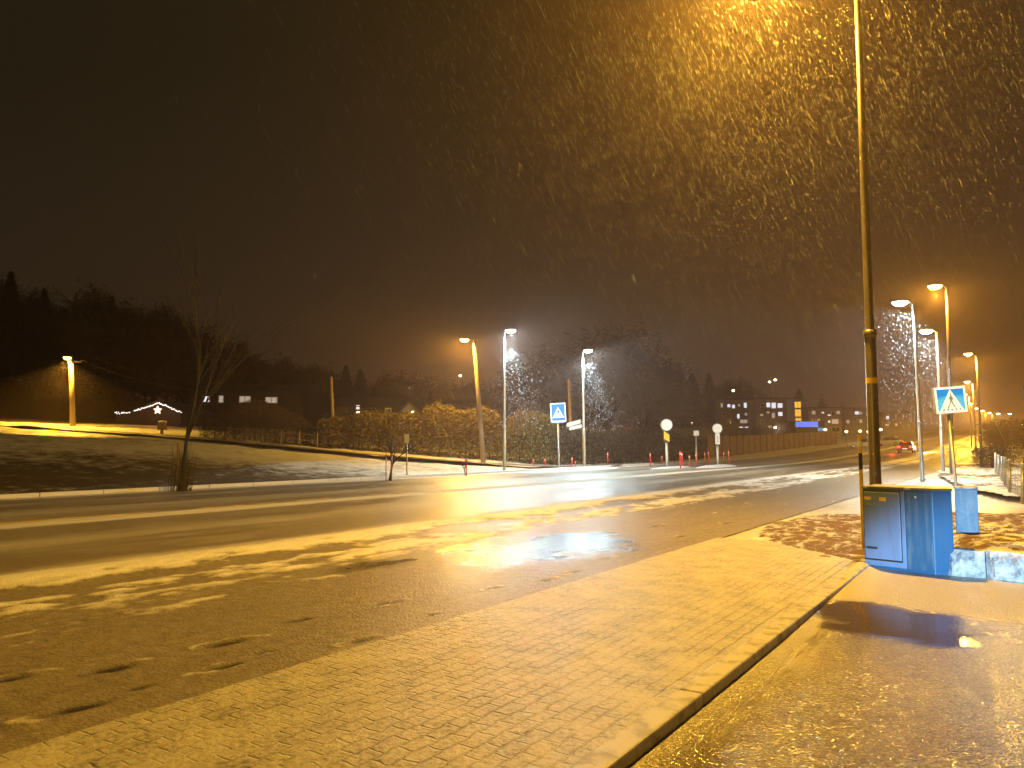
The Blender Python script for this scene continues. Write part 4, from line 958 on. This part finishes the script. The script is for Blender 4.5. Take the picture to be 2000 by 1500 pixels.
# ------------------------------------------------------------------ buildings
def house(name, label, px0, px1, py_base, py_eave, Y, depth, wall, roof, ridge=None, wins=(), flat=False, cat='house', group=None, gable_front=False, overh=.4, unlit=()):
    a, c = at(px0, py_eave, Y), at(px1, py_base, Y); cx = (a.x + c.x) / 2; w_ = (c.x - a.x) / 2; z0 = c.z; h = a.z - z0
    z0 = min(z0, Hs(cx, Y)) ; h = a.z - z0
    t = empty(name, (cx, Y + depth / 2, z0), 0, label, cat, group); dd = depth / 2
    m = MB(); zr = (at(px0, ridge, Y).z - z0) if ridge else h
    if gable_front:
        m.polyxz([(-w_, -1), (w_, -1), (w_, h), (0, zr), (-w_, h)], -dd, dd)
    else: m.box(-w_, w_, -dd, dd, -1, h)
    m.build('wall', wall, t)
    r = MB()
    if flat: r.box(-w_ - .2, w_ + .2, -dd - .2, dd + .2, h, h + .25)
    elif gable_front:
        k = (zr - h) / w_; e = .25
        for s_ in (-1, 1):
            P = [(0, zr + .02), (s_ * (w_ + overh), h - k * overh + .02), (s_ * (w_ + overh), h - k * overh + e), (0, zr + e)]
            r.add([(p_[0], yy, p_[1]) for yy in (-dd - overh, dd + overh) for p_ in P], [(0, 1, 2, 3), (7, 6, 5, 4), (0, 4, 5, 1), (1, 5, 6, 2), (2, 6, 7, 3), (3, 7, 4, 0)])
    else:
        P = [(-dd - overh, h), (dd + overh, h), (0, max(zr, h + .8))]
        r.add([(xx, p_[0], p_[1]) for xx in (-w_ - overh, w_ + overh) for p_ in P], [(0, 1, 2), (5, 4, 3), (0, 3, 4, 1), (1, 4, 5, 2), (2, 5, 3, 0)])
    r.build('roof', roof, t)
    for (x0, y0, x1, y1, mt) in list(wins):
        A, B = at(x0, y0, Y - .02), at(x1, y1, Y - .02); X0, X1, Z0, Z1 = A.x - cx, B.x - cx, B.z - z0, A.z - z0
        fr2 = MB(); e = min(.08, (X1 - X0) * .12); yf = -dd - .06
        fr2.box(X0, X1, yf, yf + .058, Z0, Z0 + e); fr2.box(X0, X1, yf, yf + .058, Z1 - e, Z1); fr2.box(X0, X0 + e, yf, yf + .058, Z0 + e, Z1 - e); fr2.box(X1 - e, X1, yf, yf + .058, Z0 + e, Z1 - e)
        if X1 - X0 > 1.3: fr2.box((X0 + X1) / 2 - e / 2, (X0 + X1) / 2 + e / 2, yf, yf + .058, Z0 + e, Z1 - e)
        fo = fr2.build('window', M['dark' if mt == 'winorange' else 'white'], t)
        MB().box(X0 + e, X1 - e, yf + .03, yf + .056, Z0 + e, Z1 - e).build('pane', M[mt], fo)
    return t
hb_ = at(308, 850, 78)
cabin = house('cabin', 'dark cabin with white string lights tracing its gable and a glowing star below', 264, 352, 850, 806, 78, 9, M['walldark'], M['roofdark'], 788, [], gable_front=True)
annex = MB(); a, c = at(226, 808, 78), at(262, 850, 78)
annex.box(a.x - cabin.location.x, c.x - cabin.location.x, -4.4, 3, -1, a.z - cabin.location.z).build('annex', M['walldark'], cabin)
def lights_on(pts, Y, step, label, size=.045):
    bm = MB(); o0 = at(*pts[0], Y)
    for (x0, y0), (x1, y1) in zip(pts, pts[1:]):
        A, B = at(x0, y0, Y), at(x1, y1, Y); n = max(1, int((B - A).length / step))
        for i in range(n + 1):
            p_ = A.lerp(B, i / n) - o0 + Vector((random.gauss(0, .035), 0, random.gauss(0, .05))); bm.ell(tuple(p_), (size,) * 3, 6, 4)
    o = bm.build('string_lights', M['bulb']); o.location = o0; tag(o, label, 'string lights'); return o
lights_on([(225, 806), (254, 806)], 77.3, .11, 'short level string of white lights on the cabin annex')
lights_on([(262, 803), (310, 787), (353, 805)], 77.3, .11, 'white string lights tracing the cabin gable')
ws = empty('star_lamp', at(308, 801, 77.2), 0, 'glowing orange-white star lamp under the cabin gable', 'lamp'); st5 = []
for k in range(10): r_ = .42 if k % 2 == 0 else .2; st5.append((r_ * math.sin(k * math.pi / 5), r_ * math.cos(k * math.pi / 5)))
MB().polyxz(st5[::-1], -.08, .08).build('star', emit('star_lamp_paper', (1, .62, .40), 3), ws); MB().tube([(0, 0, .5), (0, 0, .95)], .02, 5).build('cord', M['black'], ws)
lamp_light(ws.location + Vector((0, -.35, 0)), (1, .28, .08), 60, .15, 'star_light', ws)
house('long_house', 'long dark house with a row of four small lit windows', 372, 590, 850, 762, 92, 9, M['walldark'], M['roofdark'], 745, [(396, 773, 410, 786, 'winwhite'), (427, 772, 437, 787, 'windim'), (467, 773, 490, 787, 'windim'), (518, 775, 542, 788, 'windim')])
house('low_house', 'low dark house with a white-edged porch roof above the hedge', 655, 800, 862, 795, 80, 9, M['walldark'], M['roofdark'], 770, [(695, 791, 703, 800, 'winwhite'), (752, 797, 764, 808, 'windark')])
house('small_gabled_house', 'small pale gabled house right of the low dark house, beside a white outdoor lamp', 786, 812, 850, 801, 76, 6, M['wallpale'], M['roofdark'], 788, [(792, 808, 799, 818, 'windark')], gable_front=True, overh=.25)
house('red_house', 'rust red gabled house end glimpsed through the bare tree branches', 1219, 1240, 856, 814, 96, 7, M['wallred'], M['roofdark'], 800, [(1226, 818, 1233, 828, 'windark')], gable_front=True, overh=.3)
q_ = at(1236, 822, 94); lamp_light(q_, (1, .35, .12), 30, .1, 'porch_light')
house('garage', 'low pale-roofed garage with a white lamp on its front, between the round signs', 1325, 1394, 886, 856, 92, 7, M['walldark'], plain('frosted_roof', (.16, .14, .12), .8), 834, [])
GB = 'grey apartment blocks with lit windows'
W, D, O, K = 'winwhite', 'windim', 'winorange', 'windark'
house('apartment_block', 'grey apartment block left of the shop sign, scattered lit windows on three floors', 1396, 1472, 880, 780, 178, 12, M['wallpale'], M['roofdark'], None,
      [(1407, 787, 1412, 796, D), (1420, 789, 1427, 796, W), (1429, 790, 1436, 798, W), (1441, 789, 1446, 794, D), (1452, 786, 1459, 797, W), (1410, 806, 1416, 813, K), (1439, 808, 1445, 818, W), (1454, 806, 1460, 812, D), (1445, 819, 1460, 827, D), (1443, 833, 1452, 836, W), (1454, 833, 1462, 836, W), (1420, 818, 1429, 826, K)], flat=True, cat='apartment block', group=GB)
house('apartment_block', 'grey apartment block with the brightest pair of lit window rows', 1476, 1545, 880, 779, 172, 12, M['wallpale'], M['roofdark'], None,
      [(1485, 788, 1492, 795, K), (1496, 786, 1505, 796, W), (1506, 786, 1516, 798, W), (1518, 787, 1529, 797, W), (1497, 803, 1503, 808, D), (1507, 806, 1514, 817, D), (1519, 804, 1529, 813, W), (1484, 808, 1491, 813, D), (1500, 831, 1508, 835, D), (1485, 820, 1493, 828, K)], flat=True, cat='apartment block', group=GB)
house('stairwell_tower', 'grey tower with an orange glowing stairwell of three tall windows above the blue shop sign', 1549, 1568, 880, 779, 168, 8, M['wallpale'], M['roofdark'], None, [(1551, 784, 1565, 797, O), (1552, 799, 1565, 814, O), (1553, 816, 1566, 826, O)], flat=True, cat='tower')
house('apartment_block', 'grey apartment block right of the orange stairwell with dim and lit windows', 1578, 1646, 880, 797, 176, 12, M['wallpale'], M['roofdark'], None,
      [(1585, 802, 1593, 810, D), (1604, 804, 1610, 808, W), (1616, 809, 1623, 813, W), (1624, 804, 1631, 813, K), (1633, 802, 1641, 809, D), (1586, 818, 1593, 826, K), (1596, 818, 1602, 828, D), (1617, 821, 1622, 826, W), (1624, 818, 1638, 828, D), (1624, 834, 1641, 844, K)], flat=True, cat='apartment block', group=GB)
house('apartment_block', 'farthest apartment block, just left of the big near lamp pole', 1650, 1706, 880, 798, 195, 12, M['wallpale'], M['roofdark'], None,
      [(1653, 820, 1659, 827, D), (1669, 803, 1678, 810, W), (1678, 804, 1684, 810, D), (1692, 806, 1699, 812, W), (1678, 819, 1684, 826, D), (1660, 804, 1665, 810, K)], flat=True, cat='apartment block', group=GB)
house('low_block', 'low dark building right of the big near pole with three lit windows', 1722, 1790, 880, 806, 200, 10, M['wallpale'], M['roofdark'], None, [(1730, 812, 1737, 819, W), (1729, 828, 1736, 832, D), (1748, 827, 1753, 832, D)], flat=True, cat='building')
house('pale_house', 'pale house beyond the dark hedge at the right edge', 1962, 1990, 880, 828, 135, 8, M['wallpale'], M['roofdark'], 818, [(1965, 826, 1974, 828.5, W), (1980, 834, 1986, 841, K)], cat='house')
# shop with lit blue sign
sh = house('shop', 'low shop with a glowing blue and white sign below the orange stairwell', 1553, 1612, 880, 824, 166.6, 5, M['walldark'], M['roofdark'], None, [], flat=True, cat='shop')
def px_panel(name, x0, y0, x1, y1, Y, mat, parent, th=.2):
    A, B = at(x0, y0, Y), at(x1, y1, Y); L0 = parent.location
    return MB().box(A.x - L0.x, B.x - L0.x, Y - th - L0.y, Y - L0.y, B.z - L0.z, A.z - L0.z).build(name, mat, parent)
sg = px_panel('sign_band', 1554, 823.5, 1597, 834, 166.5, M['signblue'], sh)
for x0, x1 in ((1556, 1561), (1562, 1565), (1566, 1571), (1573, 1576), (1577, 1580), (1581, 1585), (1588, 1594)):
    px_panel('sign_letter', x0, 826.5, x1, 832.5, 166.28, M['signwhite'], sg, .06)
px_panel('side_sign', 1597, 835.5, 1608, 842, 166.5, emit('side_sign_blue', (.10, .38, .8), .6), sh)
for lab, x, y, Y, mt, hh in (('small white lamp on the hill above the leaning sodium pole', 899, 734, 150, 'farlamp', 5), ('cluster lamp on the hill between the left sign and second white lamp', 1128, 757, 110, 'farlamp', 5), ('tiny lamp seen through the top of the big bare tree', 1238, 735, 130, 'farlamp', 5),
                     ('small white lamp above the left apartment block', 1432, 763, 200, 'farlamp', 6), ('left of two small lamps high above the apartments', 1503, 746, 230, 'farlamp', 6), ('right of two small lamps high above the apartments', 1514, 742, 232, 'farlamp', 6),
                     ('white outdoor lamp at the small gabled house', 806, 806, 73, 'farlamp', 2.4), ('white outdoor lamp on the garage between the round signs', 1382, 864, 91, 'farlamp', 1.2), ('bright white lamp below the brightest apartment block', 1514, 835, 160, 'farlamp', 3),
                     ('small orange lamp right of the blue shop sign', 1612, 839, 150, 'faramb', 4), ('small orange lamp left of the yellow stake', 1653, 843, 150, 'faramb', 4), ('small orange lamp above the yellow stake', 1680, 842, 150, 'faramb', 4), ('small orange lamp between the yellow stake and the big pole', 1696, 843, 155, 'faramb', 4), ('small orange lamp just right of the big near pole', 1720, 839, 150, 'faramb', 4),
                     ('low white lamp left above the right hedge', 1945, 828, 125, 'farlamp', 4), ('white lamp cut by the right edge above the hedge', 1998, 829, 125, 'farlamp', 4), ('tiny white lamp behind the small sign between the islands', 1352, 827, 120, 'farlamp', 4), ('pair lamp behind the first bare pole at the low house', 700, 806, 74, 'farlamp', 2)):
    p_ = at(x, y, Y); z0 = Hs(p_.x, p_.y); t = empty('outdoor_lamp', (p_.x, p_.y, z0), 0, lab, 'lamp', 'distant small lamps'); hz = p_.z - z0
    MB().tube([(0, .12, -.2), (0, .12, hz + .15)], .05, 6).build('post', M['dark'], t)
    s = .14 * Y / 100 + .06; MB().ell((0, 0, hz), (s, s, s * .8), 12, 8).build('globe', M[mt], t, True)
    if x in (806, 1382, 1514 - 0): lamp_light(p_ + Vector((0, -.5, 0)), (1, .9, .85), 60 if x != 1514 else 300, .1, 'lamp_light', t)

# ------------------------------------------------------------------ cars
def car(label, loc, rz, paint, lights, group, plate=True):
    t = empty('parked_car' if not lights else 'car', loc, rz, label, 'car', group); L, W_ = 2.15, .88
    prof_ = [(-L, .32), (L, .32), (L, .62), (L * .92, .80), (L * .48, .90), (-L * .86, .96), (-L, .80)]
    b = MB(); n = len(prof_)
    rows = []
    for s_, k in ((-1, 0), (-.96, 1), (.96, 1), (1, 0)):
        rows.append([(s_ * W_, p_[0] * (1 if k else .985), p_[1] + (0 if k else (.03 if p_[1] < .5 else -.04))) for p_ in prof_])
    vs = [p_ for r_ in rows for p_ in r_]; fs = [tuple(range(n))[::-1], tuple(range(3 * n, 4 * n))]
    for i in range(3):
        for k in range(n): fs.append((i * n + k, i * n + (k + 1) % n, (i + 1) * n + (k + 1) % n, (i + 1) * n + k))
    b.add(vs, fs).build('body', paint, t, bevel=.04)
    c = MB(); cp_ = [(-L * .86, .94), (L * .46, .90), (L * .12, 1.40), (-L * .55, 1.44)]
    vs = [(s_ * W_ * (.93 if i < 2 else .70), p_[0], p_[1]) for s_ in (-1, 1) for i, p_ in enumerate(cp_)]
    c.add(vs, [(3, 2, 1, 0), (4, 5, 6, 7), (0, 1, 5, 4), (1, 2, 6, 5), (2, 3, 7, 6), (3, 0, 4, 7)]).build('cabin', M['windark'], t, bevel=.03)
    MB().box(-W_ * .68, W_ * .68, -L * .54, L * .11, 1.425, 1.455).build('roof', paint, t, bevel=.012)
    for sx_ in (-1, 1):
        for sy in (-1.32, 1.35):
            w_ = MB(); w_.tube([(sx_ * (W_ - .18), sy, .32), (sx_ * (W_ + .01), sy, .32)], .32, 18); wo = w_.build('wheel', M['black'], t)
            MB().tube([(sx_ * (W_ + .01), sy, .32), (sx_ * (W_ + .025), sy, .32)], .19, 14).build('rim', M['steel'], wo)
        MB().box(min(sx_ * .50, sx_ * .84), max(sx_ * .50, sx_ * .84), -L - .03, -L + .04, .70, .90).build('tail_light', M['tail'] if lights else M['red'], t, bevel=.02)
        MB().box(min(sx_ * .52, sx_ * .82), max(sx_ * .52, sx_ * .82), L - .05, L + .02, .58, .72).build('headlight', M['white'], t, bevel=.02)
    MB().box(-.26, .26, -L - .02, -L + .01, .50, .62).build('number_plate', M['plate'] if lights else M['white'], t)
    if lights:
        MB().box(-.3, .3, -L * .62, -L * .60, 1.30, 1.34).build('brake_light', M['tail'], t)
        lamp_light(Vector(loc) + Matrix.Rotation(rz, 3, 'Z') @ Vector((0, -L - .5, .8)), (1, .07, .01), 90, .3, 'brake_glow', t)
        lamp_light(Vector(loc) + Matrix.Rotation(rz, 3, 'Z') @ Vector((0, L + 1.0, .8)), (1, .85, .6), 300, .2, 'headlight_glow', t)
    return t
p_ = at(1771, 872, 98); z0 = Hs(p_.x, 98)
car('red-lit car driving away in the distance, tail lights on', (p_.x, 98, z0 + .02), -R(33), plain('dark_red_car_paint', (.22, .02, .02), .25), True, 'cars on and beside the far road')
p_ = at(1735, 868, 125); car('pale parked car just right of the big near pole, beyond the road', (p_.x, 125, Hs(p_.x, 125) + .05), R(50), plain('silver_car_paint', (.5, .52, .55), .25), False, 'cars on and beside the far road')
p_ = at(1685, 872, 118); car('grey parked car behind the yellow stake, beyond the road', (p_.x, 118, Hs(p_.x, 118) + .05), R(70), plain('grey_blue_car_paint', (.34, .38, .42), .25), False, 'cars on and beside the far road')

# unseen cold lamp inferred behind the viewer: it lights the cabinets and the stone wall
fx = Vector((-1.2, -9.5, .72)); sp = lamp_light(fx, (.42, .74, 1.0), 44000, .12, 'cold_floodlight', None, 15)
aim = Vector((6.3, 9.6, -1.25)); sp.rotation_euler = (aim - fx).to_track_quat('-Z', 'Y').to_euler(); sp.data.spot_blend = .5
fl_ = empty('floodlight', (fx.x, fx.y, 0), 0, 'low ground floodlight behind the viewpoint', 'floodlight')
MB().tube([(0, 0, 0), (0, 0, .5)], .03, 8).build('post', M['dark'], fl_); MB().box(-.12, .12, -.24, -.14, .55, .85).build('housing', M['dark'], fl_, bevel=.01)

# ------------------------------------------------------------------ falling sleet
def sleet(name, label, n, sampler, ln, rad, wind):
    c = sampler(n); d = np.array(wind)[None] + rng.normal(size=(n, 3)) * (.018, .018, .02); d /= np.linalg.norm(d, axis=1)[:, None]
    L = (rng.uniform(*ln, n))[:, None] / 2; r_ = (rng.uniform(*rad, n))[:, None]
    s = np.cross(d, rng.normal(size=(n, 3))); s /= np.linalg.norm(s, axis=1)[:, None]; s2 = np.cross(d, s)
    co = np.stack([c - d * L, c + s * r_, c - .5 * s * r_ + .87 * s2 * r_, c - .5 * s * r_ - .87 * s2 * r_, c + d * L], 1).reshape(-1, 3)
    i = np.arange(n)[:, None] * 5
    q = np.concatenate([i + np.array([[0, 2, 1]]), i + np.array([[0, 3, 2]]), i + np.array([[0, 1, 3]]), i + np.array([[4, 1, 2]]), i + np.array([[4, 2, 3]]), i + np.array([[4, 3, 1]])])
    o = np_mesh(name, co, q, SLEET); tag(o, label, 'sleet', None, 'stuff'); return o
SLEET = NT('wet_sleet'); SLEET = SLEET.out((.85, .87, .9), .25)
def s_near(n):
    Y = 7 + 30 * rng.uniform(0, 1, n) ** .8; X = Y * (.36 + .27 * rng.normal(size=n)); Z = 1.2 + 13 * rng.uniform(0, 1, n) ** .7; return np.stack([X, Y, Z], 1)
def s_lamp(n):
    c = rng.normal(size=(n, 3)) * (3.2, 3.2, 1.9) + (4.85, 13.9, 9.4); return c[np.linalg.norm(c - (4.85, 13.9, 10.6), axis=1) > .5]
sleet('sleet', 'sleet falling through the light of the near lamp', 13000, s_near, (.18, .34), (.0003, .0008), (.50, .05, -1))
c_ = s_lamp(12000); sleet('sleet', 'thick bright sleet right round the near lamp head', len(c_), lambda n: c_, (.07, .18), (.0004, .0009), (.26, .05, -1))
def around(L, n, sx_, h):
    p = L.location; q = rng.normal(size=(n, 3)) * (sx_, sx_, 0); z = rng.uniform(0, 1, n) ** .8
    return np.stack([p.x + q[:, 0] * (.25 + z) + z * .9 + (.4 if L in (L1, L2) else -.5), p.y + q[:, 1] * (.3 + z), 7.6 - z * h], 1)
for L, nn3, lab in ((L1, 600, 'sparkling sleet under the left white lamp'), (L2, 600, 'sparkling sleet under the second white lamp'), (L3, 500, 'sparkling sleet under the right pair, nearer white lamp'), (L4, 400, 'sparkling sleet under the right pair, farther white lamp')):
    sleet('sleet', lab, nn3, lambda n, L=L: around(L, n, 1.0, 5.0), (.04, .10), (.006, .013), (.3, 0, -1))

# ------------------------------------------------------------------ haze
hz = MB().box(-420, 420, -230, 560, -2.5, 62).build('haze', bpy.data.materials.new('falling_sleet_haze')); hz['kind'] = 'stuff'; hz['label'] = 'damp night haze of fine sleet filling the air'; hz['category'] = 'haze'
hm = hz.data.materials[0]; hm.use_nodes = True; n_ = hm.node_tree; n_.nodes.clear()
pv = n_.nodes.new('ShaderNodeVolumePrincipled'); ou = n_.nodes.new('ShaderNodeOutputMaterial'); n_.links.new(pv.outputs[0], ou.inputs['Volume'])
pv.inputs['Color'].default_value = (1, .74, .66, 1); pv.inputs['Density'].default_value = .0012; pv.inputs['Anisotropy'].default_value = .72

for m_ in bpy.data.materials:
    if m_.name not in ('falling_sleet_haze',):
        try: m_.cycles.emission_sampling = 'NONE'
        except Exception: pass
